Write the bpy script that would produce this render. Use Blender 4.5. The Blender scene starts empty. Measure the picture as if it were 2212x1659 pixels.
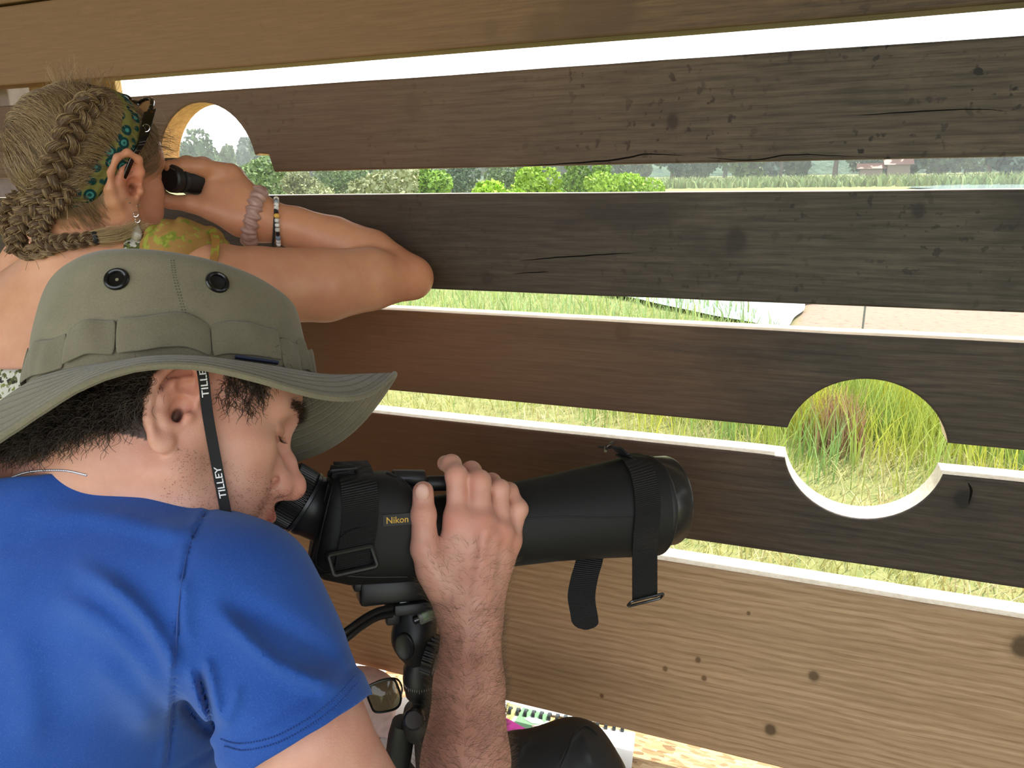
import bpy, bmesh, math, random
import numpy as np
from mathutils import Vector, Matrix, noise
random.seed(7); rng = np.random.default_rng(7)
SC = bpy.context.scene; COL = SC.collection
# ------------------------------------------------------------------ camera, light, exposure
FPX, YAW, PITCH, ROLL = 1600.0, 0.3651, 0.2835, -0.0204
CAMPOS = np.array([0.0, -1.0, 1.25])          # 1 m from the plank wall (inner face is y = 0)
def _rot(v):
    x, y, z = v
    c, s = math.cos(ROLL), math.sin(ROLL); x, y = c*x - s*y, s*x + c*y
    c, s = math.cos(PITCH), math.sin(PITCH); y, z = c*y - s*z, s*y + c*z
    c, s = math.cos(YAW), math.sin(YAW)
    return np.array([c*x - s*z, s*x + c*z, y])
RM = np.stack([_rot((1, 0, 0)), _rot((0, 1, 0)), _rot((0, 0, 1))], 1)   # eye frame (right, up, depth) -> world
def W(p): return np.asarray(p, float) @ RM.T + CAMPOS
def C3(px, py, d): return np.array([(px-1106)/FPX*d, (829.5-py)/FPX*d, d])
def P(px, py, d): return W(C3(px, py, d))
def Pw(px, py, Y):                              # point of a sight line on the plane y = Y
    r = RM @ np.array([(px-1106)/FPX, (829.5-py)/FPX, 1.0]); return CAMPOS + r*((Y-CAMPOS[1])/r[1])
def Pz(px, py, Z):
    r = RM @ np.array([(px-1106)/FPX, (829.5-py)/FPX, 1.0]); return CAMPOS + r*((Z-CAMPOS[2])/r[2])
cd = bpy.data.cameras.new('camera'); cam = bpy.data.objects.new('camera', cd); COL.objects.link(cam)
cd.sensor_width = 36; cd.lens = 36*FPX/2212; cd.clip_start = 0.02; cd.clip_end = 2000
cam.matrix_world = Matrix([[RM[0,0], RM[0,1], -RM[0,2], CAMPOS[0]], [RM[1,0], RM[1,1], -RM[1,2], CAMPOS[1]],
                           [RM[2,0], RM[2,1], -RM[2,2], CAMPOS[2]], [0, 0, 0, 1]])
SC.camera = cam
cd.dof.use_dof = False
SKY = 2.6
wd = bpy.data.worlds.new('hazy_sky'); SC.world = wd; wd.use_nodes = True
nt = wd.node_tree; bg = nt.nodes['Background']
tc = nt.nodes.new('ShaderNodeTexCoord'); sx = nt.nodes.new('ShaderNodeSeparateXYZ'); rp = nt.nodes.new('ShaderNodeValToRGB')
nt.links.new(tc.outputs['Generated'], sx.inputs[0]); nt.links.new(sx.outputs['Z'], rp.inputs[0]); nt.links.new(rp.outputs[0], bg.inputs[0])
rp.color_ramp.elements[0].position = 0.0; rp.color_ramp.elements[0].color = (1.0, 1.0, 0.98, 1)
rp.color_ramp.elements[1].position = 0.6; rp.color_ramp.elements[1].color = (0.78, 0.90, 1.0, 1)
bg.inputs[1].default_value = SKY
sd = bpy.data.lights.new('sun', 'SUN'); sun = bpy.data.objects.new('sun', sd); COL.objects.link(sun)
sd.energy = 7.5; sd.angle = 0.02; sd.color = (1.0, 0.93, 0.80)
_sd = Vector((0.30, 0.62, 0.95)).normalized()       # towards the sun: out in front of the hide, high
sun.rotation_euler = _sd.to_track_quat('Z', 'Y').to_euler(); sun.location = (3, 8, 8)
vs = SC.view_settings
vs.view_transform = 'Standard'; vs.look = 'None'; vs.gamma = 1.0; vs.use_curve_mapping = False; vs.exposure = 0.0
try:
    SC.cycles.max_bounces = 8; SC.cycles.diffuse_bounces = 4; SC.cycles.volume_bounces = 1; SC.cycles.transparent_max_bounces = 12
except Exception: pass

# ------------------------------------------------------------------ helpers
def tag(o, label=None, cat=None, group=None, kind=None):
    if label: o['label'] = label
    if cat: o['category'] = cat
    if group: o['group'] = group
    if kind: o['kind'] = kind
    return o
def empty(name, loc, label=None, cat=None, group=None):
    o = bpy.data.objects.new(name, None); COL.objects.link(o); o.location = tuple(loc); o.empty_display_size = .05
    bpy.context.view_layer.update()
    return tag(o, label, cat, group)
def link(name, data, mat=None, parent=None, smooth=True):
    o = bpy.data.objects.new(name, data); COL.objects.link(o)
    if mat is not None:
        for m in (mat if isinstance(mat, (list, tuple)) else [mat]): data.materials.append(m)
    if smooth and hasattr(data, 'polygons') and len(data.polygons): data.polygons.foreach_set('use_smooth', [True]*len(data.polygons))
    if parent is not None:
        bpy.context.view_layer.update()
        o.parent = parent; o.matrix_parent_inverse = parent.matrix_world.inverted()
    return o
def mesh(name, V, F, mat=None, parent=None, smooth=True):
    me = bpy.data.meshes.new(name)
    V = np.asarray(V, float)
    if isinstance(F, np.ndarray):
        n, k = F.shape
        me.vertices.add(len(V)); me.vertices.foreach_set('co', V.astype('f').ravel())
        me.loops.add(n*k); me.loops.foreach_set('vertex_index', F.astype('i').ravel())
        me.polygons.add(n); me.polygons.foreach_set('loop_start', np.arange(0, n*k, k, dtype='i'))
        try: me.polygons.foreach_set('loop_total', np.full(n, k, dtype='i'))
        except Exception: pass
        me.update(calc_edges=True); me.validate()
    else:
        me.from_pydata([tuple(v) for v in V], [], [tuple(f) for f in F]); me.update()
    return link(name, me, mat, parent, smooth)
def colattr(o, cols, name='Col'):
    a = o.data.attributes.new(name, 'FLOAT_COLOR', 'POINT')
    c = np.ones((len(o.data.vertices), 4), 'f'); c[:, :3] = cols; a.data.foreach_set('color', c.ravel())
class MB:
    """collects simple shapes into one mesh"""
    def __init__(s): s.V = []; s.F = []
    def add(s, V, F):
        n = len(s.V); s.V += [np.asarray(v, float) for v in V]; s.F += [tuple(i+n for i in f) for f in F]; return s
    def box(s, c, size, R=None, bev=0.0):
        c = np.asarray(c, float); h = np.asarray(size, float)/2; R = np.eye(3) if R is None else np.asarray(R)
        bm = bmesh.new(); bmesh.ops.create_cube(bm, size=1.0)
        for v in bm.verts: v.co = Vector((v.co.x*size[0], v.co.y*size[1], v.co.z*size[2]))
        if bev > 0: bmesh.ops.bevel(bm, geom=list(bm.edges), offset=bev, segments=2, affect='EDGES', profile=0.5)
        bm.verts.index_update()
        V = [c + R @ np.array(v.co) for v in bm.verts]; F = [[v.index for v in f.verts] for f in bm.faces]; bm.free()
        return s.add(V, F)
    def lathe(s, o, ax, prof, n=40, up=None, a0=0, a1=2*math.pi, sc=(1, 1)):
        """prof: list of (t along axis, radius)"""
        o = np.asarray(o, float); ax = np.asarray(ax, float); ax = ax/np.linalg.norm(ax)
        up = np.array([0, 0, 1.0]) if up is None else np.asarray(up, float)
        e1 = np.cross(ax, up); e1 /= np.linalg.norm(e1); e2 = np.cross(e1, ax)
        V = []; F = []
        for t, r in prof:
            for i in range(n):
                a = 2*math.pi*i/n; V.append(o + ax*t + (e1*math.cos(a)*sc[0] + e2*math.sin(a)*sc[1])*r)
        for j in range(len(prof)-1):
            for i in range(n):
                i2 = (i+1) % n; F.append((j*n+i, j*n+i2, (j+1)*n+i2, (j+1)*n+i))
        if prof[0][1] > 1e-5: F.append(tuple(range(n))[::-1])
        if prof[-1][1] > 1e-5: F.append(tuple((len(prof)-1)*n+i for i in range(n)))
        return s.add(V, F)
    def tube(s, pts, r, n=10, closed=False, cap=True):
        pts = np.asarray(pts, float); m = len(pts); r = np.full(m, r) if np.isscalar(r) else np.asarray(r)
        T = np.gradient(pts, axis=0) if not closed else (np.roll(pts, -1, 0)-np.roll(pts, 1, 0))
        T /= np.linalg.norm(T, axis=1)[:, None]+1e-12
        a = np.array([0, 0, 1.0]) if abs(T[0][2]) < .9 else np.array([1.0, 0, 0])
        N = np.cross(T[0], a); N /= np.linalg.norm(N); V = []; F = []
        for i in range(m):
            N = N - T[i]*np.dot(N, T[i]); N /= np.linalg.norm(N); B = np.cross(T[i], N)
            for j in range(n):
                q = 2*math.pi*j/n; V.append(pts[i] + (N*math.cos(q)+B*math.sin(q))*r[i])
        mm = m if closed else m-1
        for i in range(mm):
            for j in range(n):
                a_, b_ = i*n, ((i+1) % m)*n; F.append((a_+j, a_+(j+1) % n, b_+(j+1) % n, b_+j))
        if cap and not closed: F.append(tuple(range(n))[::-1]); F.append(tuple((m-1)*n+j for j in range(n)))
        return s.add(V, F)
    def strip(s, pts, side, w, th):
        """a flat webbing band: centre line pts, side vectors, width, thickness"""
        pts = np.asarray(pts, float); m = len(pts); side = np.asarray(side, float)
        if side.ndim == 1: side = np.tile(side, (m, 1))
        side = side/np.linalg.norm(side, axis=1)[:, None]
        w = np.full(m, w) if np.isscalar(w) else np.asarray(w)
        T = np.gradient(pts, axis=0); N = np.cross(T, side); N /= np.linalg.norm(N, axis=1)[:, None]+1e-12
        V = []; F = []
        for i in range(m):
            a = side[i]*w[i]/2; b = N[i]*th/2
            V += [pts[i]-a-b, pts[i]+a-b, pts[i]+a+b, pts[i]-a+b]
        for i in range(m-1):
            for j in range(4): F.append((i*4+j, i*4+(j+1) % 4, i*4+4+(j+1) % 4, i*4+4+j))
        F += [(3, 2, 1, 0), tuple(4*(m-1)+j for j in range(4))]
        return s.add(V, F)
    def build(s, name, mat=None, parent=None, smooth=True, bevel=0):
        o = mesh(name, s.V, s.F, mat, parent, smooth)
        if smooth:
            try: o.data.set_sharp_from_angle(angle=math.radians(38))
            except Exception: pass
        return o
def spline(pts, n=40):
    """Catmull-Rom through the points (any dimension)"""
    p = np.asarray(pts, float); p = np.vstack([2*p[0]-p[1], p, 2*p[-1]-p[-2]]); k = len(p)-3
    t = np.linspace(0, k-1e-9, n); i = t.astype(int); f = (t-i)[:, None]
    a, b, c, d = p[i], p[i+1], p[i+2], p[i+3]
    return .5*((2*b)+(-a+c)*f+(2*a-5*b+4*c-d)*f*f+(-a+3*b-3*c+d)*f**3)

# ------------------------------------------------------------------ materials
class NT:
    def __init__(s, name, rough=0.6, spec=0.5):
        s.m = bpy.data.materials.new(name); s.m.use_nodes = True; s.t = s.m.node_tree
        s.b = s.t.nodes['Principled BSDF']; s.b.inputs['Roughness'].default_value = rough
        s.b.inputs['Specular IOR Level'].default_value = spec
    def n(s, typ, **kw):
        nd = s.t.nodes.new(typ)
        for k, v in kw.items():
            if k.startswith('i_'): nd.inputs[k[2:].replace('_', ' ')].default_value = v
            else: setattr(nd, k, v)
        return nd
    def l(s, a, b): s.t.links.new(a, b)
    def coord(s, scale=(1, 1, 1), kind='Object', loc=(0, 0, 0), rot=(0, 0, 0)):
        c = s.n('ShaderNodeTexCoord'); m = s.n('ShaderNodeMapping'); s.l(c.outputs[kind], m.inputs[0])
        m.inputs['Scale'].default_value = scale; m.inputs['Location'].default_value = loc; m.inputs['Rotation'].default_value = rot
        return m.outputs[0]
    def noise(s, vec, scale, detail=4, rough=.55, dist=0):
        nd = s.n('ShaderNodeTexNoise'); s.l(vec, nd.inputs['Vector']); nd.inputs['Scale'].default_value = scale
        nd.inputs['Detail'].default_value = detail; nd.inputs['Roughness'].default_value = rough; nd.inputs['Distortion'].default_value = dist
        return nd.outputs['Fac']
    def ramp(s, fac, stops):
        r = s.n('ShaderNodeValToRGB'); s.l(fac, r.inputs[0]); e = r.color_ramp.elements
        while len(e) < len(stops): e.new(0.5)
        for q, (p_, c) in zip(e, stops): q.position = p_; q.color = (*c, 1) if len(c) == 3 else c
        return r.outputs[0]
    def mix(s, fac, a, b, mode='MIX'):
        m = s.n('ShaderNodeMix', data_type='RGBA', blend_type=mode)
        for sock, v in ((m.inputs[0], fac), (m.inputs[6], a), (m.inputs[7], b)):
            if hasattr(v, 'links'): s.l(v, sock)
            elif isinstance(v, (int, float)): sock.default_value = v
            else: sock.default_value = (*v, 1)
        return m.outputs[2]
    def math(s, op, a, b=0.0):
        m = s.n('ShaderNodeMath', operation=op)
        for sock, v in ((m.inputs[0], a), (m.inputs[1], b)):
            if hasattr(v, 'links'): s.l(v, sock)
            else: sock.default_value = v
        return m.outputs[0]
    def bump(s, h, strength=.3, dist=.001):
        b = s.n('ShaderNodeBump'); s.l(h, b.inputs['Height']); b.inputs['Strength'].default_value = strength; b.inputs['Distance'].default_value = dist
        s.l(b.outputs[0], s.b.inputs['Normal']); return b
    def base(s, c):
        if hasattr(c, 'links'): s.l(c, s.b.inputs['Base Color'])
        else: s.b.inputs['Base Color'].default_value = (*c, 1)
        return s
def lin(r, g, b):
    f = lambda v: (v/255/12.92 if v/255 <= .04045 else ((v/255+.055)/1.055)**2.4)
    return (f(r), f(g), f(b))
def plain(name, c, rough=.5, spec=.5, metal=0.0, noise_amt=.12, nscale=60, bump=0.15):
    t = NT(name, rough, spec); v = t.coord(); nz = t.noise(v, nscale, 3)
    lo = tuple(x*(1-noise_amt) for x in c); hi = tuple(min(1, x*(1+noise_amt)) for x in c)
    t.base(t.ramp(nz, [(.3, lo), (.7, hi)])); t.b.inputs['Metallic'].default_value = metal
    if bump: t.bump(nz, bump, .0006)
    return t.m
# ------------------------------------------------------------------ the plank wall
def wood(name, dark, mid, light, stain=.6, seed=0.0, speck=.5, knots=(), bumps=.35, rough=.62, warm=None, wave=.16):
    t = NT(name, rough, .35)
    g = t.coord((1.6, 1, 42), loc=(seed*3.1, 0, seed)); g2 = t.coord((.9, 1, 9), loc=(seed, 0, seed*1.7))
    w = t.noise(g2, 2.2, 3, .6, .4)
    fine = t.noise(g, 9, 6, .65, .25)
    wv = t.n('ShaderNodeTexWave', wave_type='BANDS', bands_direction='Z'); t.l(t.coord((.35, 1, 1), loc=(seed, 0, seed*.37)), wv.inputs['Vector'])
    wv.inputs['Scale'].default_value = 26; wv.inputs['Distortion'].default_value = 7; wv.inputs['Detail'].default_value = 3; wv.inputs['Detail Scale'].default_value = .8
    h = t.math('ADD', t.math('MULTIPLY', fine, 1-wave), t.math('MULTIPLY', wv.outputs['Fac'], wave))
    col = t.ramp(h, [(.25, dark), (.5, mid), (.8, light)])
    col = t.mix(t.math('MULTIPLY', t.ramp(w, [(.35, (1, 1, 1)), (.7, (0, 0, 0))]), .45), col, dark)
    big = t.noise(t.coord((1.3, 1, 3.0), loc=(seed*5, 0, seed*2)), 2.4, 5, .62)
    col = t.mix(t.math('MULTIPLY', t.ramp(big, [(.52, (0, 0, 0)), (.66, (1, 1, 1))]), stain), col, tuple(x*.42 for x in dark))
    mot = t.noise(t.coord((1, 1, 1.6), loc=(seed*4, 0, seed)), 13, 6, .7)
    col = t.mix(.55*min(1, stain+.1), col, t.ramp(mot, [(.3, (.25, .25, .25)), (.7, (.75, .75, .75))]), 'OVERLAY')
    if speck:
        vo = t.n('ShaderNodeTexNoise'); t.l(t.coord((1, 1, 1), loc=(seed, 0, 0)), vo.inputs['Vector']); vo.inputs['Scale'].default_value = 78; vo.inputs['Detail'].default_value = 2
        mask = t.noise(t.coord((1, 1, 1.4), loc=(seed*2, 0, 3)), 5.5, 3)
        sp = t.math('MULTIPLY', t.ramp(vo.outputs['Fac'], [(.60, (0, 0, 0)), (.65, (1, 1, 1))]), t.ramp(mask, [(.44, (0, 0, 0)), (.58, (1, 1, 1))]))
        col = t.mix(t.math('MULTIPLY', sp, speck), col, tuple(x*.3 for x in dark))
    for (kx, kz, kr, kd) in knots:
        kc = t.coord((1.0, 0, .80), loc=(-kx, 0, -kz*.80)); ln = t.n('ShaderNodeVectorMath', operation='LENGTH'); t.l(kc, ln.inputs[0])
        dist = t.math('ADD', ln.outputs['Value'], t.math('MULTIPLY', t.math('SUBTRACT', t.noise(t.coord(), 60, 2), .5), kr*.6))
        col = t.mix(t.math('MULTIPLY', t.ramp(t.math('DIVIDE', dist, kr*2.2), [(.2, (.6, .6, .6)), (.65, (0, 0, 0))]), kd), col, tuple(x*.5 for x in dark))
        col = t.mix(t.math('MULTIPLY', t.ramp(t.math('DIVIDE', dist, kr), [(.6, (1, 1, 1)), (1, (0, 0, 0))]), kd), col, tuple(x*.35 for x in dark))
    if warm:                                     # colour turns warmer towards the left end of the board
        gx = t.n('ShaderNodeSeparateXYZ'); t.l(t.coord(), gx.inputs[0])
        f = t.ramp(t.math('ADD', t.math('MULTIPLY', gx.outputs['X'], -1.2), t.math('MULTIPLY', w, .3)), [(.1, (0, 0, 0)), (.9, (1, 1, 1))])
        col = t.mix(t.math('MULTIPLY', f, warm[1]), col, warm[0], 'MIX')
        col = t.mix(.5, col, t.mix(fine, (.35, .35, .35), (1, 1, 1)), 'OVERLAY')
    t.base(col); t.bump(h, bumps, .0012)
    return t.m
def K(px, py, r, s): p = Pw(px, py, 0.0); return (p[0], p[2], r, s)
D_, M_, L_ = (.022, .015, .010), (.062, .042, .026), (.105, .072, .045)
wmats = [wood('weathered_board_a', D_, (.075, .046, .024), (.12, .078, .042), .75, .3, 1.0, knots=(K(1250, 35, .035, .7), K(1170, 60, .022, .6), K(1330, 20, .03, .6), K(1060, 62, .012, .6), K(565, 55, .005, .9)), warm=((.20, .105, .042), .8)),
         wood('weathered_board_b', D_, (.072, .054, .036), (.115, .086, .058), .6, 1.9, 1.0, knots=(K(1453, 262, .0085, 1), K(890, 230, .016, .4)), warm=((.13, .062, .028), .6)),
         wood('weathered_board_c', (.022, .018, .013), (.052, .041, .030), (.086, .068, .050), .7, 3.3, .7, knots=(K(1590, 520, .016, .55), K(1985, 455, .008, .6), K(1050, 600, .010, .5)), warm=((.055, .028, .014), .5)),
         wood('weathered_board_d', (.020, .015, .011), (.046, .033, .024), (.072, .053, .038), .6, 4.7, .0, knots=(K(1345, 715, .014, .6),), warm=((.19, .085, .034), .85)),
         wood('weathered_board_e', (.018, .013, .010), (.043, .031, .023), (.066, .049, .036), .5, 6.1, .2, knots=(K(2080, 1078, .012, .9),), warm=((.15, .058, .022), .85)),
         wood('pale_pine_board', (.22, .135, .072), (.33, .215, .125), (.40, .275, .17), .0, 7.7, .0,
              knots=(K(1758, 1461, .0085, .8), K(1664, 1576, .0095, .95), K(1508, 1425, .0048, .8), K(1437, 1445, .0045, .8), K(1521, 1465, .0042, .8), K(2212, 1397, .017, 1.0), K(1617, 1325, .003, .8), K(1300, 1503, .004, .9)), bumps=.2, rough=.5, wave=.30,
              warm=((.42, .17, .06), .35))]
def rawcut():
    t = NT('raw_sawn_edge', .6, .3); v = t.coord((3, 3, 3)); nz = t.noise(v, 30, 6, .7)
    ck = t.noise(t.coord((1, 12, 1)), 25, 5, .8)
    c = t.ramp(nz, [(.3, (.62, .52, .40)), (.7, (.84, .77, .66))])
    c = t.mix(t.math('MULTIPLY', t.ramp(ck, [(.60, (0, 0, 0)), (.68, (1, 1, 1))]), .7), c, (.10, .06, .035))
    t.base(c); t.bump(nz, .4, .001); return t.m
rawm = rawcut()
raw2 = NT('raw_edge_orange_bounce', .6, .3); raw2.base(raw2.ramp(raw2.noise(raw2.coord((3, 3, 3)), 30, 6, .7), [(.3, (.52, .27, .10)), (.7, (.78, .46, .20))])); raw2.bump(raw2.noise(raw2.coord((3, 3, 3)), 30, 6, .7), .4, .001); raw2 = raw2.m  # sawn wood with orange bounce light painted into its colour
TH = 0.045
raw3 = plain('raw_tan_edge', (.74, .60, .44), .6, .3, noise_amt=.15, nscale=60, bump=.3)
def board(name, outline, mat, th=TH, y0=0.0, seed=0, edgem=None):
    """a sawn board: outline (x, z) on its inner face, counter-clockwise; softened arrises, raw sawn edges"""
    bm = bmesh.new(); vs_ = [bm.verts.new((x, y0, z)) for x, z in outline]; f = bm.faces.new(vs_); f.normal_update()
    ret = bmesh.ops.extrude_face_region(bm, geom=[f]); nv = [e for e in ret['geom'] if isinstance(e, bmesh.types.BMVert)]
    for v in nv: v.co.y += th
    bm.normal_update(); bmesh.ops.recalc_face_normals(bm, faces=bm.faces)
    ed = [e for e in bm.edges if len(e.link_faces) == 2 and abs(e.verts[0].co.y-e.verts[1].co.y) < 1e-6]
    bmesh.ops.bevel(bm, geom=ed, offset=.0028, segments=2, affect='EDGES', profile=.5)
    bm.normal_update()
    me = bpy.data.meshes.new(name); 
    for fc in bm.faces: fc.material_index = 1 if abs(fc.normal.y) < .75 and fc.calc_center_median().y > y0+.0029 else 0
    bm.to_mesh(me); bm.free()
    o = link(name, me, [mat, edgem or rawm], None, False)
    return o
HX, HZ, HR = 0.1042, 1.25-.3618, .0965
LX, LZ, LR = -.905, 1.25+.105, .108
def wob(x, a, s): return a*(noise.noise(Vector((x*1.7, s, 0)))) + a*.35*noise.noise(Vector((x*9, s, 1.)))
X0, X1 = -3.2, 1.9
def edge(z, s, xa=X0, xb=X1, n=70, a=.0018): return [(x, z+wob(x, a, s)) for x in np.linspace(xa, xb, n)]
def arc(cx, cz, r, a0, a1, n=26, sx=1.0): return [(cx+sx*r*math.cos(a), cz+r*math.sin(a)) for a in np.linspace(a0, a1, n)]
Z = lambda v: 1.25+v
wall = empty('wall_front', (0, 0, 0)); wall['kind'] = 'structure'
def band(zb, zt, s, cut_bot=None, cut_top=None):
    bot = edge(zb, s); top = edge(zt, s+.5)[::-1]
    if cut_bot:
        cx, cz, r, zz = cut_bot; hw = math.sqrt(max(0, r*r-(zz-cz)**2)); a = math.atan2(zz-cz, hw)
        bot = [p for p in bot if p[0] < cx-hw-.004] + [(cx-hw, zz)] + arc(cx, cz, r, math.pi-a, a)[1:-1] + [(cx+hw, zz)] + [p for p in bot if p[0] > cx+hw+.004]
    if cut_top:
        cx, cz, r, zz = cut_top; hw = math.sqrt(max(0, r*r-(zz-cz)**2)); a = math.atan2(zz-cz, hw)
        top = [p for p in top if p[0] > cx+hw+.004] + [(cx+hw, zz)] + arc(cx, cz, r, a, -math.pi-a, 26)[1:-1] + [(cx-hw, zz)] + [p for p in top if p[0] < cx-hw-.004]
    return bot+top
boards = [
 (band(Z(.2855), Z(.41), 9), wmats[0]),
 (band(Z(.1575), Z(.282), 1), wmats[0]),
 (band(Z(.0015), Z(.1255), 2, cut_bot=None), wmats[1]),
 (band(Z(-.173), Z(-.0345), 3, cut_top=(LX, LZ-.02, LR, Z(-.0345))), wmats[2]),
 (band(Z(-.3405), Z(-.2085), 4, cut_bot=(HX, HZ, HR, Z(-.3405))), wmats[3]),
 (band(Z(-.5255), Z(-.3825), 5, cut_top=(HX, HZ, HR, Z(-.3825))), wmats[4]),
 (band(Z(-.886), Z(-.5668), 6), wmats[5]),
]
# second board from the left hole: round cut-out with a small square step on its right
hb = edge(Z(.0015), 2); bt = edge(Z(.1255), 2.5)[::-1]
cut = [(-1.035, Z(.0015))] + [(-1.02, Z(.02))] + arc(-.905, Z(.012), .098, math.pi, 0.16, 24) + [(-.80, Z(.030)), (-.782, Z(.028)), (-.775, Z(.0015))]
boards[2] = ([p for p in hb if p[0] < -1.04]+cut+[p for p in hb if p[0] > -.77]+bt, wmats[1])
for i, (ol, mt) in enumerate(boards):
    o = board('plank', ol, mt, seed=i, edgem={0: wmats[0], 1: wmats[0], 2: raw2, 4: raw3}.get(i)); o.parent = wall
    if i == 6: o['label'] = 'wide pale pine board'
for zb, zt in ((-.385, -.18), (-.16, .045), (.065, .205)):
    o = board('plank', [(X0, zb), (X1, zb), (X1, zt), (X0, zt)], wmats[5]); o.parent = wall
def crack(pts, r):
    mb = MB(); p = np.array([Pw(x, y, 0.0) for x, y in spline(pts, 26)]); p[:, 1] = .0002; k = np.sin(np.linspace(0.05, math.pi-.05, 26))
    p[:, 2] += np.array([.0008*noise.noise(Vector((q[0]*60, 0, 0))) for q in p]); mb.tube(p, r*k, 6); mb.build('crack', plain('crack_shadow', (.006, .005, .004), .9, .1, bump=0), wall)
for pts, r in (([(1110, 565), (1180, 558), (1300, 550), (1390, 545)], .0010), ([(1095, 592), (1160, 588), (1190, 587)], .0008), ([(1825, 252), (1900, 246), (2000, 240), (2110, 236), (2205, 243)], .0008), ([(1100, 361), (1240, 352), (1330, 345), (1400, 333), (1500, 338)], .0013), ([(1500, 338), (1620, 346), (1720, 334), (1900, 341)], .0009), ([(2090, 1040), (2098, 1060), (2092, 1092)], .0016)): crack(pts, r)
# posts on the outer side that carry the boards
postm = wood('post_timber', (.16, .12, .08), (.30, .22, .13), (.42, .33, .2), .1, 9.1, 0)
for px_ in (-1.86, 1.5):
    mb = MB(); mb.box((px_, TH+.052, .90), (.10, .098, 2.7), bev=.004); o = mb.build('post', postm, wall, False)
# floor, roof, benches of the hide
floor = empty('floor', (0, 0, -.4)); floor['kind'] = 'structure'
fm = wood('floor_boards', (.05, .04, .03), (.12, .09, .065), (.2, .15, .11), .3, 11, 0)
for k in range(18):
    mb = MB(); mb.box((-.6, -.06-.145*k, -.416), (5.2, .139, .03), bev=.002); mb.build('plank', fm, floor, False)
rm = wood('roof_boards', (.10, .07, .04), (.24, .17, .10), (.36, .27, .17), .1, 12, 0)
ceil = empty('ceiling', (0, 0, 2.3)); ceil['kind'] = 'structure'
for k in range(12):
    mb = MB(); mb.box((-.6, .45-.20*k, 2.15+.0), (5.2, .19, .025), bev=.002); mb.build('plank', rm, ceil, False)
for sgn, xx in (('left', -3.22), ('right', 1.95)):
    wl = empty('wall_'+sgn, (xx, -1.2, 0)); wl['kind'] = 'structure'
    for k in range(10):
        mb = MB(); mb.box((xx, -.56, -.28+.235*k), (.03, 1.1, .228), bev=.002); mb.build('plank', rm, wl, False)
# ------------------------------------------------------------------ outside: the marsh
GZ = -1.75                                        # marsh level, about 3 m below the eye
def grassmat(name, a, b, c, rough=.7):
    t = NT(name, rough, .25); at = t.n('ShaderNodeAttribute', attribute_name='Col')
    t.base(t.mix(1.0, at.outputs['Color'], (1, 1, 1), 'MULTIPLY')); 
    try: t.b.inputs['Subsurface Weight'].default_value = 0.0
    except Exception: pass
    return t.m
leafm = grassmat('leaf_colours', 0, 0, 0)
# ground: gently uneven, damp mud to the right, grass to the left
def ground():
    t = NT('marsh_ground', .85, .2); v = t.coord((1, 1, 1)); big = t.noise(v, .35, 4); fine = t.noise(v, 7, 5, .7)
    gr = t.ramp(fine, [(.3, (.14, .17, .05)), (.7, (.30, .28, .11))]); mud = t.ramp(fine, [(.33, (.19, .125, .085)), (.42, (.275, .19, .14)), (.75, (.31, .22, .165))])
    sp = t.n('ShaderNodeSeparateXYZ'); t.l(t.coord(), sp.inputs[0])
    # mud flat where x is large enough for the distance
    m = t.math('SUBTRACT', sp.outputs['X'], t.math('MULTIPLY', sp.outputs['Y'], -.02))
    m = t.math('ADD', t.math('MULTIPLY', m, .6), t.math('MULTIPLY', big, 1.2))
    near = t.ramp(t.math('DIVIDE', t.math('SUBTRACT', sp.outputs['Y'], 11.0), 3.0), [(0, (0, 0, 0)), (1, (1, 1, 1))])
    near = t.math('MULTIPLY', near, t.ramp(t.math('DIVIDE', sp.outputs['Y'], 100.0), [(.60, (1, 1, 1)), (.75, (0, 0, 0))]))
    mk = t.math('MULTIPLY', t.ramp(m, [(.5, (0, 0, 0)), (.8, (1, 1, 1))]), near)
    t.base(t.mix(mk, gr, mud)); t.bump(fine, .5, .02); return t.m
gx = np.concatenate([np.linspace(-300, -14, 24), np.linspace(-13, 14, 80), np.linspace(16, 300, 24)])
gy = np.concatenate([np.linspace(-30, 0, 8), np.linspace(.4, 26, 76), np.linspace(28, 500, 50)])
GXX, GYY = np.meshgrid(gx, gy, indexing='ij')
gzz = np.array([[GZ+.07*noise.noise(Vector((x*.5, y*.5, 0)))*(1 if y < 40 else 0) for y in gy] for x in gx])
nx, ny = GXX.shape; ii = np.arange(nx-1)[:, None]*ny+np.arange(ny-1)[None]; F = np.stack([ii, ii+ny, ii+ny+1, ii+1], -1).reshape(-1, 4)
g = mesh('ground', np.stack([GXX, GYY, gzz], -1).reshape(-1, 3), F, ground()); g['kind'] = 'structure'
# lagoon water
wt = NT('lagoon_water', .12, .5); wt.base((.30, .38, .40)); wt.bump(wt.noise(wt.coord((1, .4, 1)), 3, 4), .15, .02)
def pond(name, ol, z):
    n = len(ol); c = np.mean(ol, 0); V = [(c[0], c[1], z)]+[(x, y, z) for x, y in ol]; F = [(0, i+1, (i+1) % n+1) for i in range(n)]
    o = mesh(name, V, F, wt.m, None, False); o['kind'] = 'structure'; return o
def shore(pts, amp, n=90, s=0):
    p = spline(list(pts)+[pts[0]], n)[:-1]; return [(x+amp*noise.noise(Vector((x*.6, y*.6, s))), y+amp*noise.noise(Vector((x*.6, y*.6, s+9)))) for x, y in p]
pa = [Pz(1290, 628, GZ+.09), Pz(1745, 640, GZ+.09), Pz(1742, 652, GZ+.09), Pz(1700, 705, GZ+.09), Pz(1560, 684, GZ+.09), Pz(1400, 652, GZ+.09)]
pond('water', shore([(p[0], p[1]) for p in pa], .25), GZ+.09)
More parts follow.
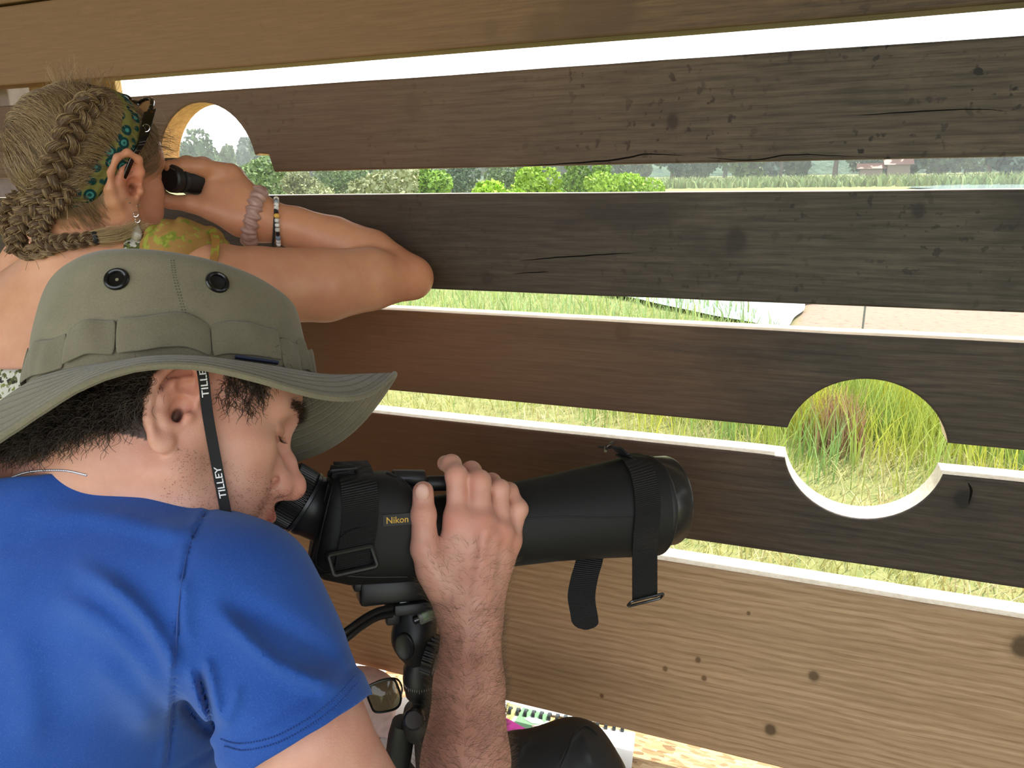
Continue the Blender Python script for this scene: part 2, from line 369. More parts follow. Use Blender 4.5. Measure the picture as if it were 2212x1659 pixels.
pond('water', shore([(20, 62), (90, 60), (190, 75), (190, 118), (80, 112), (14, 100)], 5, s=4), GZ+.12)
# grass: bent blades in the nearest 30 m, joined as stuff
def blades(name, spots, hgt, wid, cols, lean=.5, mat=leafm, label=None, cat='grass', segs=3, lay=0.0):
    n = len(spots); spots = np.asarray(spots); h = hgt*rng.uniform(.55, 1.25, n) if np.isscalar(hgt) else hgt
    ang = rng.uniform(0, 2*np.pi, n); ln = rng.uniform(.15, 1, n)*lean; wd_ = wid*rng.uniform(.6, 1.4, n)
    dx, dy = np.cos(ang), np.sin(ang); fx = rng.uniform(0, 2*np.pi, n); sxv = np.cos(fx), np.sin(fx)
    rows = []
    for k in range(segs+1):
        t = k/segs; w = wd_*(1-t)**.7*.5 + .0004; off = h*ln*t*t; zz = h*t*(1-.25*ln*t)*(1-lay)
        cx = spots[:, 0]+dx*off; cy = spots[:, 1]+dy*off; cz = spots[:, 2]+zz
        rows.append(np.stack([cx-sxv[0]*w, cy-sxv[1]*w, cz], 1)); rows.append(np.stack([cx+sxv[0]*w, cy+sxv[1]*w, cz], 1))
    V = np.stack(rows, 1).reshape(-1, 3); m = 2*(segs+1); b = np.arange(n)[:, None]*m
    F = np.concatenate([np.stack([b[:, 0]+2*k, b[:, 0]+2*k+1, b[:, 0]+2*k+3, b[:, 0]+2*k+2], 1) for k in range(segs)])
    o = mesh(name, V, F, mat, None, False)
    ci = rng.integers(0, len(cols), n) if cols.ndim == 2 and len(cols) != n else None
    c = cols[ci] if ci is not None else cols
    c = c*rng.uniform(.7, 1.3, (n, 1)); colattr(o, np.repeat(c, m, 0)); return tag(o, label, cat, kind='stuff')
def field(n, x0, x1, y0, y1, keep):
    # denser near the hide
    y = y0+(y1-y0)*rng.uniform(0, 1, n)**1.3; sc = (y+1); x = rng.uniform(x0, x1, n)*sc
    m = keep(x, y); return np.stack([x[m], y[m], np.full(m.sum(), GZ-.02)], 1)
def fn(x, y, f, s): return np.array([noise.noise(Vector((a*f, b*f, s))) for a, b in zip(x, y)])
mudline = lambda x, y: (y > 11.5) & (x > .75+.12*(y-12)+.6*np.sin(y*1.3))
inpond = lambda x, y: (x > -1.2) & (y > 12.0) & (x < 3.5) & (y < 18.5) & (x > -1.5+.25*(18-y))
s1 = field(70000, -.75, 1.15, 1.2, 34, lambda x, y: ~mudline(x, y) & ~inpond(x, y))
nz = fn(s1[:, 0], s1[:, 1], .5, 0); nz2 = fn(s1[:, 0], s1[:, 1], 1.7, 5)
straw = np.array([.66, .54, .30]); green = np.array([.25, .34, .10]); yel = np.array([.52, .52, .13]); fresh = np.array([.36, .48, .20])
dist = s1[:, 1]
mix = np.clip(.5+nz*1.1+nz2*.7, 0, 1)[:, None]; col = straw*mix+yel*(1-mix)*.55+green*(1-mix)*.45
far = np.clip((dist-8)/5, 0, 1)[:, None]; col = col*(1-far)+(fresh*.8+yel*.2)*far
blades('marsh_grass', s1, .30+.0*dist if False else .28, .013, col, .9, label='mixed straw and green marsh grass below the plank wall')
# taller reeds seen through the round hole, around 8 m out
def spot_cluster(n, cx, cy, rx, ry):
    a = rng.normal(0, 1, (n, 2)); return np.stack([cx+a[:, 0]*rx, cy+a[:, 1]*ry, np.full(n, GZ-.02)], 1)
h1 = Pz(1900, 985, GZ); h0 = Pz(1760, 965, GZ)
s2 = np.concatenate([spot_cluster(5200, h1[0]+.25, h1[1]+.9, 1.6, .8), spot_cluster(2600, h0[0]-.6, h0[1]+1.3, 1.2, .6)])
nz = np.clip(.5+fn(s2[:, 0], s2[:, 1], 1.2, 3)*1.5, 0, 1)[:, None]
blades('reeds', s2, .75, .012, np.array([.26, .40, .12])*nz+np.array([.58, .56, .08])*(1-nz), .45, label='tall yellow-green reeds seen through the round hole', cat='reeds')
h2 = Pz(1810, 985, GZ)
s3 = spot_cluster(420, h2[0], h2[1]+.3, .13, .18)
blades('dock_stems', s3, .60, .018, np.array([.42, .25, .16])*np.ones((len(s3), 1)), .3, label='rusty brown seed stems among the reeds behind the round hole', cat='plant')
s4 = field(15000, -.7, .25, 9, 60, lambda x, y: ~inpond(x, y) & ~mudline(x, y))
blades('meadow_grass', s4, .5, .03, np.array([fresh*.9, fresh, yel*.6+fresh*.4]), .5, label='bright green meadow grass beyond the near bank', segs=2)
# slim stake in the mud flat
sp_ = Pz(1862, 722, GZ); mb = MB(); mb.tube([sp_, sp_+[0, 0, .75]], .018, 8)
tag(mb.build('marker_stake', plain('stake_grey', (.16, .17, .15))), 'thin grey stake standing in the pale mud flat', 'stake')
# bushes and trees: branching trunk + leaf clumps
def crown(name, c, r, hgt, n, leaf, cols, parent, seed=0, lobes=9):
    r_ = np.random.default_rng(seed); L = []
    cen = [(r_.normal(0, .42, 3)*[r, r, hgt*.5]+[0, 0, hgt*.52], r_.uniform(.34, .6)) for _ in range(lobes)]
    V = np.zeros((n, 3)); shade = np.zeros(n)
    k = r_.integers(0, lobes, n); d = r_.normal(0, 1, (n, 3)); d /= np.linalg.norm(d, axis=1)[:, None]
    rad = r_.uniform(.75, 1.05, n)**.5
    for i in range(lobes):
        m = k == i; V[m] = cen[i][0]+d[m]*rad[m, None]*cen[i][1]*np.array([r, r, hgt*.62])
    V[:, 2] = np.abs(V[:, 2])*1.0+.02*hgt; V += c
    a = r_.normal(0, 1, (n, 3)); b = r_.normal(0, 1, (n, 3)); a /= np.linalg.norm(a, axis=1)[:, None]; b /= np.linalg.norm(b, axis=1)[:, None]
    s = leaf*r_.uniform(.5, 1.4, (n, 1))
    VV = np.stack([V-a*s, V+b*s, V+a*s, V-b*s*.8], 1).reshape(-1, 3); F = (np.arange(n)*4)[:, None]+np.arange(4)[None]
    o = mesh(name, VV, F, leafm, parent, False); lob = r_.uniform(.75, 1.3, lobes)[k][:, None]
    cc = cols[r_.integers(0, len(cols), n)]*lob*r_.uniform(.8, 1.2, (n, 1)); colattr(o, np.repeat(cc, 4, 0)); return o
barkm = plain('bark', (.14, .11, .085), .8, .2, nscale=9)
def tree(name, px, Y, hgt, wid, cols, label, seed, cat='tree', n=2600, leaf=None, grp=None, trunk=True, low=.22):
    b = Pw(px, 400, Y); base = np.array([b[0], b[1], GZ]); root = empty(name, base, label, cat, grp)
    cb = base+[0, 0, hgt*low]
    o = crown('crown', cb, wid/2, hgt*.8, n, leaf or wid*.045, np.array(cols), root, seed); o['kind'] = 'stuff'
    if trunk:
        mb = MB(); r_ = np.random.default_rng(seed+50); top = base+[r_.normal(0, .03)*hgt, 0, hgt*.7]
        mb.tube(spline([base-[0, 0, .1], base+[.01*hgt, 0, hgt*.3], top], 8), np.linspace(.035, .012, 8)*hgt, 7)
        for q in range(5):
            a = r_.uniform(0, 6.28); s = base+[0, 0, hgt*(.25+.08*q)]; e = s+np.array([math.cos(a)*wid*.3, math.sin(a)*wid*.3, hgt*.25])
            mb.tube(spline([s, (s+e)/2+[0, 0, .03*hgt], e], 5), np.linspace(.014, .004, 5)*hgt, 5)
        mb.build('trunk', barkm, root)
    return root
g1 = [(.19, .30, .045), (.15, .25, .04)]; g2 = [(.10, .15, .05), (.13, .18, .07)]; g3 = [(.06, .10, .05), (.09, .13, .06)]; g4 = [(.24, .25, .13), (.19, .21, .10)]; gh = [(.27, .40, .045), (.22, .34, .04)]; gb = [(.07, .11, .08), (.10, .14, .10)]
# nearer bushes, each with its own place along the lagoon edge (px: where it stands, Y: distance, height above marsh)
near = [(540, 40, 3.35, 5.2, g2, 'grey-green bush at the left end of the bush row, beside the hand'), (640, 44, 3.2, 5.5, g4, 'pale olive bush with bare grey twigs above the bracelets'),
        (745, 42, 3.1, 5, g2, 'rounded sage-green bush next to the pale olive one'), (835, 38, 3.15, 5, g4, 'dusty green bush in the middle of the left bush row'),
        (905, 35, 2.75, 3.6, g1, 'bright green low bush above the raised forearm'), (985, 46, 2.7, 4, g3, 'dark green clump with a flat top'),
        (1040, 34, 2.55, 3, gh, 'smallest lime-green bush, left of the wide lime dome'), (1165, 30, 2.62, 3.9, gh, 'widest lime-green dome-shaped bush'), (1245, 33, 2.75, 3, g1, 'leaf-green bush touching the lime dome'),
        (1100, 60, 3.2, 6, g2, 'muted green bush behind the lime ones'), (1350, 42, 2.3, 4.5, gh, 'low yellow-green scrub at the right end of the bush row')]
for i, (px, Y, h, w, c, lb) in enumerate(near): tree('bush', px, Y+(i % 3)*9-6, h*(1+((i % 3)*9-6)*.006), w*.86, np.array(c)*1.25, lb, 100+i, 'bush', n=3600, leaf=.12, grp='bushes along the marsh edge', trunk=True)
fr = np.random.default_rng(5)
ords = ['first', 'second', 'third', 'fourth', 'fifth', 'sixth', 'seventh', 'eighth', 'ninth', 'tenth', 'eleventh', 'twelfth', 'thirteenth', 'fourteenth', 'fifteenth', 'sixteenth', 'seventeenth', 'eighteenth', 'nineteenth', 'twentieth']
pxs = [430+i*57+fr.normal(0, 7) for i in range(35)]; lft = [p for p in pxs if p < 1905][::-1]; rgt = [p for p in pxs if p >= 1905]
for i, px in enumerate(pxs):
    Y = 134+(i % 3)*24; hh = fr.uniform(10.5, 15.5)
    lb = (ords+['twenty-first', 'twenty-second', 'twenty-third', 'twenty-fourth', 'twenty-fifth', 'twenty-sixth', 'twenty-seventh', 'twenty-eighth'])[lft.index(px)]+' tree left of the far hut, in the hazy belt across the lagoon' if px < 1905 else ords[rgt.index(px)]+' tree right of the far hut, in the hazy belt across the lagoon'
    tree('tree', px, Y, hh, fr.uniform(8, 10.5), [g3, g2, gb, g3][i % 4], lb, 300+i, 'tree', n=2600, leaf=.55, grp='trees of the far belt', low=.03)
# reed bank in front of the far trees
bank = np.stack([rng.uniform(-60, 190, 16000), rng.uniform(100, 122, 16000), np.full(16000, GZ)], 1)
blades('reed_bank', bank, 1.35, .40, np.array([(.22, .28, .11), (.26, .29, .12), (.20, .26, .10)]), .8, label='pale green reed bank along the far shore', cat='reeds', segs=2)
# far hut with red tiled roofs
hb_ = Pw(1905, 392, 127); hz = GZ
hut = empty('hut', (hb_[0], hb_[1], hz), 'small far-off hut with two low reddish roofs on the far shore', 'hut')
hw_ = plain('hut_wall', (.18, .13, .10)); hr_ = plain('hut_roof', (.17, .075, .05))
for dx, zz in ((-1.7, 1.9), (1.9, 2.4)):
    mb = MB(); mb.box((hb_[0]+dx, hb_[1], hz+zz/2), (3.0, 3, zz), bev=.02); mb.build('wall', hw_, hut, False)
    mb = MB(); V = [(-2, -1.9, 0), (2, -1.9, 0), (2, 1.9, 0), (-2, 1.9, 0), (-2, 0, .75), (2, 0, .75)]
    mb.add([np.array(v)+[hb_[0]+dx, hb_[1], hz+zz] for v in V], [(0, 1, 5, 4), (2, 3, 4, 5), (0, 4, 3), (1, 2, 5), (3, 2, 1, 0)]); mb.build('roof', hr_, hut, False)
# far wooded hill
hx = np.linspace(-320, 420, 120); V = []; F = []
prof = [(0, -1), (7, 6), (26, 15), (70, 26), (130, 20)]
for j, (dy, hh) in enumerate(prof):
    for x in hx: V.append((x, 198+dy+.0*x, GZ+hh*(.75+.5*noise.noise(Vector((x*.012, j*.3, 0)))+.14*noise.noise(Vector((x*.09, j, 2))))-(0 if x > 20 else min(14, (20-x)*.08))*(hh/24)))
n_ = len(hx)
for j in range(len(prof)-1):
    for i in range(n_-1): F.append((j*n_+i, j*n_+i+1, (j+1)*n_+i+1, (j+1)*n_+i))
hm = NT('wooded_hill', .9, .1); hm.base(hm.ramp(hm.noise(hm.coord(), .25, 5, .7), [(.35, (.045, .085, .06)), (.65, (.10, .15, .09))])); hm.bump(hm.noise(hm.coord(), .3, 4), 1, 2)
h_ = mesh('hill', V, F, hm.m); h_['kind'] = 'structure'
# summer haze: a thin real scattering volume over the marsh
vm = bpy.data.materials.new('summer_haze'); vm.use_nodes = True; t_ = vm.node_tree
for nd in list(t_.nodes):
    if nd.type == 'BSDF_PRINCIPLED': t_.nodes.remove(nd)
vsn = t_.nodes.new('ShaderNodeVolumeScatter'); vsn.inputs['Color'].default_value = (.92, .96, 1, 1); vsn.inputs['Density'].default_value = .0009; vsn.inputs['Anisotropy'].default_value = .2
t_.links.new(vsn.outputs[0], t_.nodes['Material Output'].inputs['Volume'])
mb = MB(); mb.box((40, 230, 13), (760, 420, 36)); hz_o = mb.build('haze', vm, None, False); tag(hz_o, 'thin summer haze over the far marsh', 'haze', kind='stuff')
# ------------------------------------------------------------------ implicit modelling: smooth unions, meshed with surface nets
def _n(v): v = np.asarray(v, float); return v/np.linalg.norm(v)
class S:
    """a list of operations in the eye-aligned metre frame (right, up, depth)"""
    def __init__(s): s.ops = []; s.M = np.eye(3); s.o = np.zeros(3); s.sc = 1.0
    def frame(s, o=(0, 0, 0), M=None, sc=1.0): s.o = np.asarray(o, float); s.M = np.eye(3) if M is None else np.asarray(M, float); s.sc = sc; return s
    def T(s, p): return s.o + s.M @ (np.asarray(p, float)*s.sc)
    def rc(s, a, b, r1, r2=None, k=.01, op='u', flat=None):
        r2 = r1 if r2 is None else r2; a, b = s.T(a), s.T(b); r1 *= s.sc; r2 *= s.sc
        fl = None if flat is None else (_n(s.M @ np.asarray(flat[0], float)), flat[1])
        R = max(r1, r2); s.ops.append(('rc', op, k*s.sc, np.minimum(a, b)-R, np.maximum(a, b)+R, (a, b, r1, r2, fl))); return s
    def chain(s, pts, rs, k=.01, op='u', flat=None):
        for i in range(len(pts)-1): s.rc(pts[i], pts[i+1], rs[i], rs[i+1], k if i == 0 else max(k*.6, .004), op, flat)
        return s
    def el(s, c, r, k=.01, op='u', R=None):
        c = s.T(c); r = np.asarray(r, float)*s.sc; A = s.M if R is None else s.M @ np.asarray(R)
        e = np.sqrt(((A*r)**2).sum(1)); s.ops.append(('el', op, k*s.sc, c-e, c+e, (c, r, A))); return s
    def sp(s, c, r, k=.01, op='u'): return s.rc(c, np.asarray(c)+[0, 0, 1e-6], r, r, k, op)
    def grp(s, g, k=.01, op='u'):
        lo = np.min([o[3]-o[2] for o in g.ops if o[1] == 'u'], 0); hi = np.max([o[4]+o[2] for o in g.ops if o[1] == 'u'], 0)
        s.ops.append(('grp', op, k, lo, hi, g)); return s
    def fn(s, f, lo, hi, op='d', k=.005): s.ops.append(('fn', op, k, np.asarray(lo, float), np.asarray(hi, float), f)); return s
def _eval(ops, X, bc, bh, ex=0.0):
    """X (B, n, 3) samples; bc (B, 3) block centres; bh block half size"""
    D = np.full(X.shape[:2], .25)
    for typ, op, k, lo, hi, a in ops:
        m = np.all((bc > lo-bh-k-.004-ex) & (bc < hi+bh+k+.004+ex), 1)
        if not m.any(): continue
        x = X[m]
        if typ == 'rc':
            A, B, r1, r2, fl = a; ba = B-A; pa = x-A; t = np.clip((pa @ ba)/(ba @ ba+1e-12), 0, 1); v = pa-t[..., None]*ba
            f = 1.0
            if fl is not None: v = v+(v @ fl[0])[..., None]*fl[0]*(1/fl[1]-1); f = min(1, fl[1])
            d = (np.sqrt((v*v).sum(-1))-(r1+(r2-r1)*t))*f
        elif typ == 'el':
            c, r, A = a; q = (x-c) @ A; k0 = np.sqrt(((q/r)**2).sum(-1))+1e-9; k1 = np.sqrt(((q/r**2)**2).sum(-1))+1e-9; d = k0*(k0-1)/k1
        elif typ == 'grp': d = _eval(a.ops, x, bc[m], bh, ex+k)
        else:
            if op == 'd': D[m] = D[m]+a(x, D[m]); continue
            d = a(x, D[m])
        cur = D[m]
        if op == 'u': h = np.maximum(k-np.abs(cur-d), 0)/k; D[m] = np.minimum(cur, d)-h*h*k*.25
        elif op == 's': h = np.maximum(k-np.abs(cur+d), 0)/k; D[m] = np.maximum(cur, -d)+h*h*k*.25
        elif op == 'i': h = np.maximum(k-np.abs(cur-d), 0)/k; D[m] = np.maximum(cur, d)+h*h*k*.25
    return D
def nets(S_, h, n=8, lo=None, hi=None):
    ops = S_.ops; us = [o for o in ops if o[1] == 'u']
    lo = np.min([o[3] for o in us], 0)-.01 if lo is None else np.asarray(lo); hi = np.max([o[4] for o in us], 0)+.01 if hi is None else np.asarray(hi)
    bs = h*n; nb = np.ceil((hi-lo)/bs).astype(int)
    I = np.stack(np.meshgrid(*[np.arange(v) for v in nb], indexing='ij'), -1).reshape(-1, 3); bc = lo+(I+.5)*bs
    dc = np.concatenate([_eval(ops, bc[i:i+40000, None], bc[i:i+40000], bs*.87)[:, 0] for i in range(0, len(bc), 40000)])
    keep = np.abs(dc) < bs*1.9; I = I[keep]; bc = bc[keep]
    m = n+2; g = np.stack(np.meshgrid(*[np.arange(-1, n+1)]*3, indexing='ij'), -1).reshape(-1, 3)
    VV, KK, QQ = [], [], []; BIG = 1 << 20
    key = lambda a: (a[:, 0]+8)*(BIG*BIG)+(a[:, 1]+8)*BIG+(a[:, 2]+8)
    for s0 in range(0, len(I), 500):
        Ib = I[s0:s0+500]; X = lo+(Ib[:, None]*n+g[None])*h; D = _eval(ops, X, bc[s0:s0+500], bs*.72).reshape(-1, m, m, m)
        sg = D < 0; c8 = [D[:, i:i+n+1, j:j+n+1, k:k+n+1] for i in (0, 1) for j in (0, 1) for k in (0, 1)]
        cnt = sum((c < 0).astype(np.int8) for c in c8); act = (cnt > 0) & (cnt < 8); w = np.nonzero(act)
        if len(w[0]) == 0: continue
        v8 = np.stack([c[w] for c in c8], 1); off = np.array([(i, j, k) for i in (0, 1) for j in (0, 1) for k in (0, 1)], float)
        acc = np.zeros((len(w[0]), 3)); num = np.zeros(len(w[0]))
        for e0 in range(8):
            for ax in (4, 2, 1):
                if e0 & ax: continue
                e1 = e0 | ax; a, b = v8[:, e0], v8[:, e1]; cr = (a < 0) != (b < 0); t = np.where(cr, a/(a-b+1e-20), 0)
                acc += np.where(cr[:, None], off[e0]+(off[e1]-off[e0])*t[:, None], 0); num += cr
        cell = Ib[w[0]]*n+np.stack(w[1:], 1)-1
        VV.append(lo+(cell+acc/num[:, None])*h); KK.append(key(cell))
        for ax in range(3):
            sl0 = [slice(None)]+[slice(1, n+1)]*3; sl1 = list(sl0); sl1[ax+1] = slice(2, n+2)
            a, b = sg[tuple(sl0)], sg[tuple(sl1)]; e = np.nonzero(a != b)
            if len(e[0]) == 0: continue
            P0 = Ib[e[0]]*n+np.stack(e[1:], 1); u = np.zeros(3, int); v = np.zeros(3, int); u[(ax+1) % 3] = 1; v[(ax+2) % 3] = 1
            q = np.stack([key(P0-u-v), key(P0-v), key(P0), key(P0-u)], 1); fl = a[e]; q[~fl] = q[~fl][:, ::-1]; QQ.append(q)
    V = np.concatenate(VV); K = np.concatenate(KK); Q = np.concatenate(QQ); uk, ix = np.unique(K, return_index=True)
    pos = np.searchsorted(uk, Q); pos = np.clip(pos, 0, len(uk)-1); ok = (uk[pos] == Q).all(1); return V[ix], pos[ok]
def relax(V, F, it=2, lam=.5):
    E = np.concatenate([F[:, [0, 1]], F[:, [1, 2]], F[:, [2, 3]], F[:, [3, 0]]]); E = np.concatenate([E, E[:, ::-1]])
    dg = np.bincount(E[:, 0], minlength=len(V)).astype(float); dg[dg == 0] = 1
    for _ in range(it):
        A = np.stack([np.bincount(E[:, 0], weights=V[E[:, 1], c], minlength=len(V)) for c in range(3)], 1)/dg[:, None]; V = V+(A-V)*lam
    return V
def sdf_obj(name, S_, h, mat, parent=None, it=1, color=None, lo=None, hi=None, cut=None):
    V, F = nets(S_, h, lo=lo, hi=hi); V = relax(V, F, it)
    if cut is not None:                            # drop faces: open hems and cuffs
        c = V[F].mean(1); F = F[~cut(c)]; used = np.unique(F); mp = -np.ones(len(V), int); mp[used] = np.arange(len(used)); V = V[used]; F = mp[F]
        E = np.sort(np.concatenate([F[:, [0, 1]], F[:, [1, 2]], F[:, [2, 3]], F[:, [3, 0]]]), 1); ue, ct = np.unique(E, axis=0, return_counts=True); be = ue[ct == 1]
        dg = np.bincount(be.ravel(), minlength=len(V)); bv_ = dg > 0
        for _ in range(14):                        # even out the cut edge
            A = np.zeros_like(V)
            for a_, b_ in ((0, 1), (1, 0)):
                for c_ in range(3): A[:, c_] += np.bincount(be[:, a_], weights=V[be[:, b_], c_], minlength=len(V))
            V[bv_] = V[bv_]*.5+A[bv_]/dg[bv_, None]*.5
    cols = None if color is None else color(V)
    F = F[:, ::-1].copy()                          # the eye frame is left-handed: turn the faces outwards
    o = mesh(name, W(V), F, mat, parent, True)
    if cut is None:
        bm = bmesh.new(); bm.from_mesh(o.data); be = [e for e in bm.edges if len(e.link_faces) == 1]
        if be: bmesh.ops.holes_fill(bm, edges=be, sides=0); bmesh.ops.triangulate(bm, faces=[f for f in bm.faces if len(f.verts) > 4]); bm.to_mesh(o.data); o.data.polygons.foreach_set('use_smooth', [True]*len(o.data.polygons))
        bm.free()
    if cols is not None: colattr(o, cols)
    return o
def paint(V, base, spots):
    """natural colour patches and shade painted into openings: (centre, radii or radius, colour, strength)"""
    c = np.tile(np.asarray(base, float), (len(V), 1))
    for ce, r, co, st in spots:
        d = np.sqrt((((V-np.asarray(ce))/np.asarray(r, float))**2).sum(1)); w = st*np.clip(1.25-d, 0, 1)**1.0*np.where(d < 1.25, 1, 0); w = np.clip(w, 0, 1)[:, None]
        c = c*(1-w)+np.asarray(co)*w
    return c
def skinmat(name, sss=.35, rough=.48, pores=1.0, hairy=0):
    t = NT(name, rough, .4); at = t.n('ShaderNodeAttribute', attribute_name='Col'); v = t.coord()
    bl = t.noise(v, 28, 4, .6); col = t.mix(.5, at.outputs['Color'], t.ramp(bl, [(.3, (.40, .36, .36)), (.7, (.60, .60, .60))]), 'OVERLAY')
    vo = t.noise(v, 420, 2, .5); vm_ = t.noise(v, 45, 2)
    fr = t.math('MULTIPLY', t.ramp(vo, [(.74, (0, 0, 0)), (.80, (1, 1, 1))]), t.ramp(vm_, [(.5, (0, 0, 0)), (.62, (1, 1, 1))]))
    col = t.mix(t.math('MULTIPLY', fr, .12), col, lin(120, 66, 45))
    t.base(col)
    t.b.inputs['Subsurface Weight'].default_value = sss; t.b.inputs['Subsurface Radius'].default_value = (1, .35, .18); t.b.inputs['Subsurface Scale'].default_value = .006
    vn = t.n('ShaderNodeTexVoronoi'); t.l(v, vn.inputs['Vector']); vn.inputs['Scale'].default_value = 700
    hh = t.math('ADD', t.math('MULTIPLY', vn.outputs['Distance'], .5), t.noise(v, 160, 4, .6)); t.bump(hh, .28*pores, .0006)
    return t.m
def hair(name, strands, rad, mat, parent=None, taper=.35, label=None, kind='stuff'):
    sizes = [len(s) for s in strands]; pts = np.concatenate(strands)
    try:
        hc = bpy.data.hair_curves.new(name); hc.add_curves(sizes)
        hc.attributes['position'].data.foreach_set('vector', pts.astype('f').ravel())
        ra = hc.attributes.get('radius') or hc.attributes.new('radius', 'FLOAT', 'POINT')
        rv = np.concatenate([rad*(1-(1-taper)*np.linspace(0, 1, k)) for k in sizes]); ra.data.foreach_set('value', rv.astype('f'))
        ro = np.concatenate([np.full(k, random.random()) for k in sizes]); a2 = hc.attributes.new('tint', 'FLOAT', 'POINT'); a2.data.foreach_set('value', ro.astype('f'))
        o = bpy.data.objects.new(name, hc); COL.objects.link(o); hc.materials.append(mat)
        if parent is not None: bpy.context.view_layer.update(); o.parent = parent; o.matrix_parent_inverse = parent.matrix_world.inverted()
    except Exception as ex:
        print('hair fallback', ex); mb = MB()
        for s_ in strands: mb.tube(s_, rad, 3, cap=False)
        o = mb.build(name, mat, parent)
    return tag(o, label, kind=kind)
def hairmat(name, c1, c2, rough=.38, spec=.5):
    t = NT(name, rough, spec); at = t.n('ShaderNodeAttribute', attribute_name='tint'); t.base(t.ramp(at.outputs['Fac'], [(0, c1), (1, c2)])); return t.m
# ------------------------------------------------------------------ the man at the scope
MH = np.array([[.8561, -.4935, .1536], [-.3118, -.2559, .9150], [.4123, .8312, .3730]]); MC = np.array([-.3093, -.038, .6898])
skin = skinmat('skin_fair', .35, .42, 1.5)
def h2c(p): return MC + MH @ np.asarray(p, float)
def face_parts(s, fem=False, nose=1.0, eyes=True):
    k = .012
    s.el((-.004, 0, .042), (.098, .077, .080), .01)                    # cranium
    s.el((.030, 0, .040), (.070, .066, .062), .02)                     # forehead
    s.el((.030, 0, -.030), (.060, .058, .075), .03)                    # mid face
    s.el((-.045, 0, -.005), (.050, .058, .050), .03)                   # occiput
    for sg in (-1, 1):
        s.chain([(.004, sg*.060, -.010), (.006, sg*.056, -.052), (.040, sg*.040, -.082), (.078, sg*.014, -.100)], [.016, .017, .017, .016], .022)
        s.el((.056, sg*.042, -.014), (.026, .022, .020), .020)         # cheek bone
        s.el((.058, sg*.036, -.050), (.028, .022, .028), .022)
        s.rc((.084, sg*.012, .032), (.072, sg*.044, .032), .0115, .010, .014)  # brow ridge
    s.sp((.085, 0, -.100), .018, .02)                                  # chin
    s.el((.084, 0, -.060), (.020, .026, .022), .016)                   # mouth mound
    for sg in (-1, 1): s.el((.096, sg*.031, .010), (.019, .017, .013), .014, 's')
    for sg in (-1, 1):
        s.sp((.0745, sg*.031, .010), .0135, .005)
        s.rc((.0845, sg*.020, .0125), (.077, sg*.044, .0105), .0048, .004, .005)    # upper lid fold
    s.chain([(.083, 0, .030), (.090, 0, .012), (.103, 0, -.008), (.113, 0, -.024)], [.0075, .0070, .0085, .0105], .012)
    s.sp((.116, 0, -.030), .0125, .007); s.rc((.112, 0, -.034), (.098, 0, -.044), .008, .006, .006)
    for sg in (-1, 1):
        s.el((.101, sg*.0135, -.035), (.012, .0075, .0095), .006)
        s.rc((.088, sg*.018, -.020), (.098, sg*.010, -.026), .010, .010, .012)
        s.el((.104, sg*.0085, -.0455), (.0062, .0035, .006), .003, 's')
        s.rc((.094, sg*.020, -.030), (.082, sg*.030, -.052), .0022, .0022, .006, 's')   # fold beside the nose
        s.rc((.1010, 0, -.0635), (.088, sg*.024, -.0690), .0062, .0036, .004)
        s.rc((.0990, 0, -.0765), (.088, sg*.022, -.0710), .0072, .0036, .004)
        s.rc((.1065, 0, -.0695), (.088, sg*.025, -.0705), .0013, .0010, .0025, 's')
def ear(s, o, ex, ez, en, sc=1.2):
    s.frame(o, np.stack([ex, en, ez], 1), sc)
    s.el((-.007, .004, .000), (.0165, .0055, .029), .004)
    s.el((-.003, -.004, -.004), (.012, .010, .020), .010)
    hel = [(.009, .004, .000), (.010, .006, .014), (.006, .010, .027), (-.005, .012, .033), (-.016, .013, .027), (-.022, .013, .012), (-.0215, .012, -.004), (-.016, .011, -.018), (-.008, .008, -.029)]
    s.chain(hel, [.0024, .0030, .0033, .0035, .0036, .0036, .0034, .0032, .0036], .0025)
    s.chain([(-.001, .0075, .022), (-.010, .0095, .014), (-.0135, .010, .001), (-.010, .009, -.012), (-.003, .007, -.018)], [.0022, .0028, .0030, .0030, .0026], .003)
    s.el((-.001, .006, -.030), (.0085, .0045, .0085), .005)
    s.el((.002, .010, -.002), (.0085, .0095, .0115), .003, 's'); s.el((.0, .011, .014), (.0075, .005, .006), .003, 's')
    s.sp((.0085, .006, -.006), .0045, .003); s.el((.0012, .001, -.0065), (.0036, .010, .0062), .002, 's')
    s.frame()
body = S()
body.frame(MC, MH); face_parts(body)
body.frame()
# neck and torso under the shirt
nb = C3(95, 1120, .70)
body.rc(h2c((-.035, 0, -.045)), nb, .056, .060, .03)
body.rc(h2c((.02, 0, -.075)), C3(230, 1230, .76), .042, .06, .03)
body.rc(h2c((-.045, -.035, -.03)), C3(150, 1130, .655), .016, .024, .02)           # neck muscle
sh = C3(505, 1300, .615); shL = C3(330, 1240, .93)
body.rc(nb, sh, .055, .052, .04); body.rc(nb, shL, .055, .050, .04)
body.el(C3(210, 1470, .765), (.122, .165, .165), .05)
body.rc(C3(160, 1560, .78), C3(70, 2050, .80), .112, .115, .06)
elb = C3(930, 1985, .625)
body.chain([sh, C3(575, 1420, .600), C3(655, 1585, .585), C3(790, 1800, .60), elb], [.052, .051, .0475, .044, .036], .02)
wr = C3(1018, 1345, .770)
FA = [elb, C3(985, 1830, .675), C3(1006, 1640, .715), C3(1013, 1480, .748), wr, C3(1010, 1290, .783)]
body.chain(FA, [.037, .0445, .0425, .0355, .0305, .031], .012, flat=((.3, 0, 1), .86))
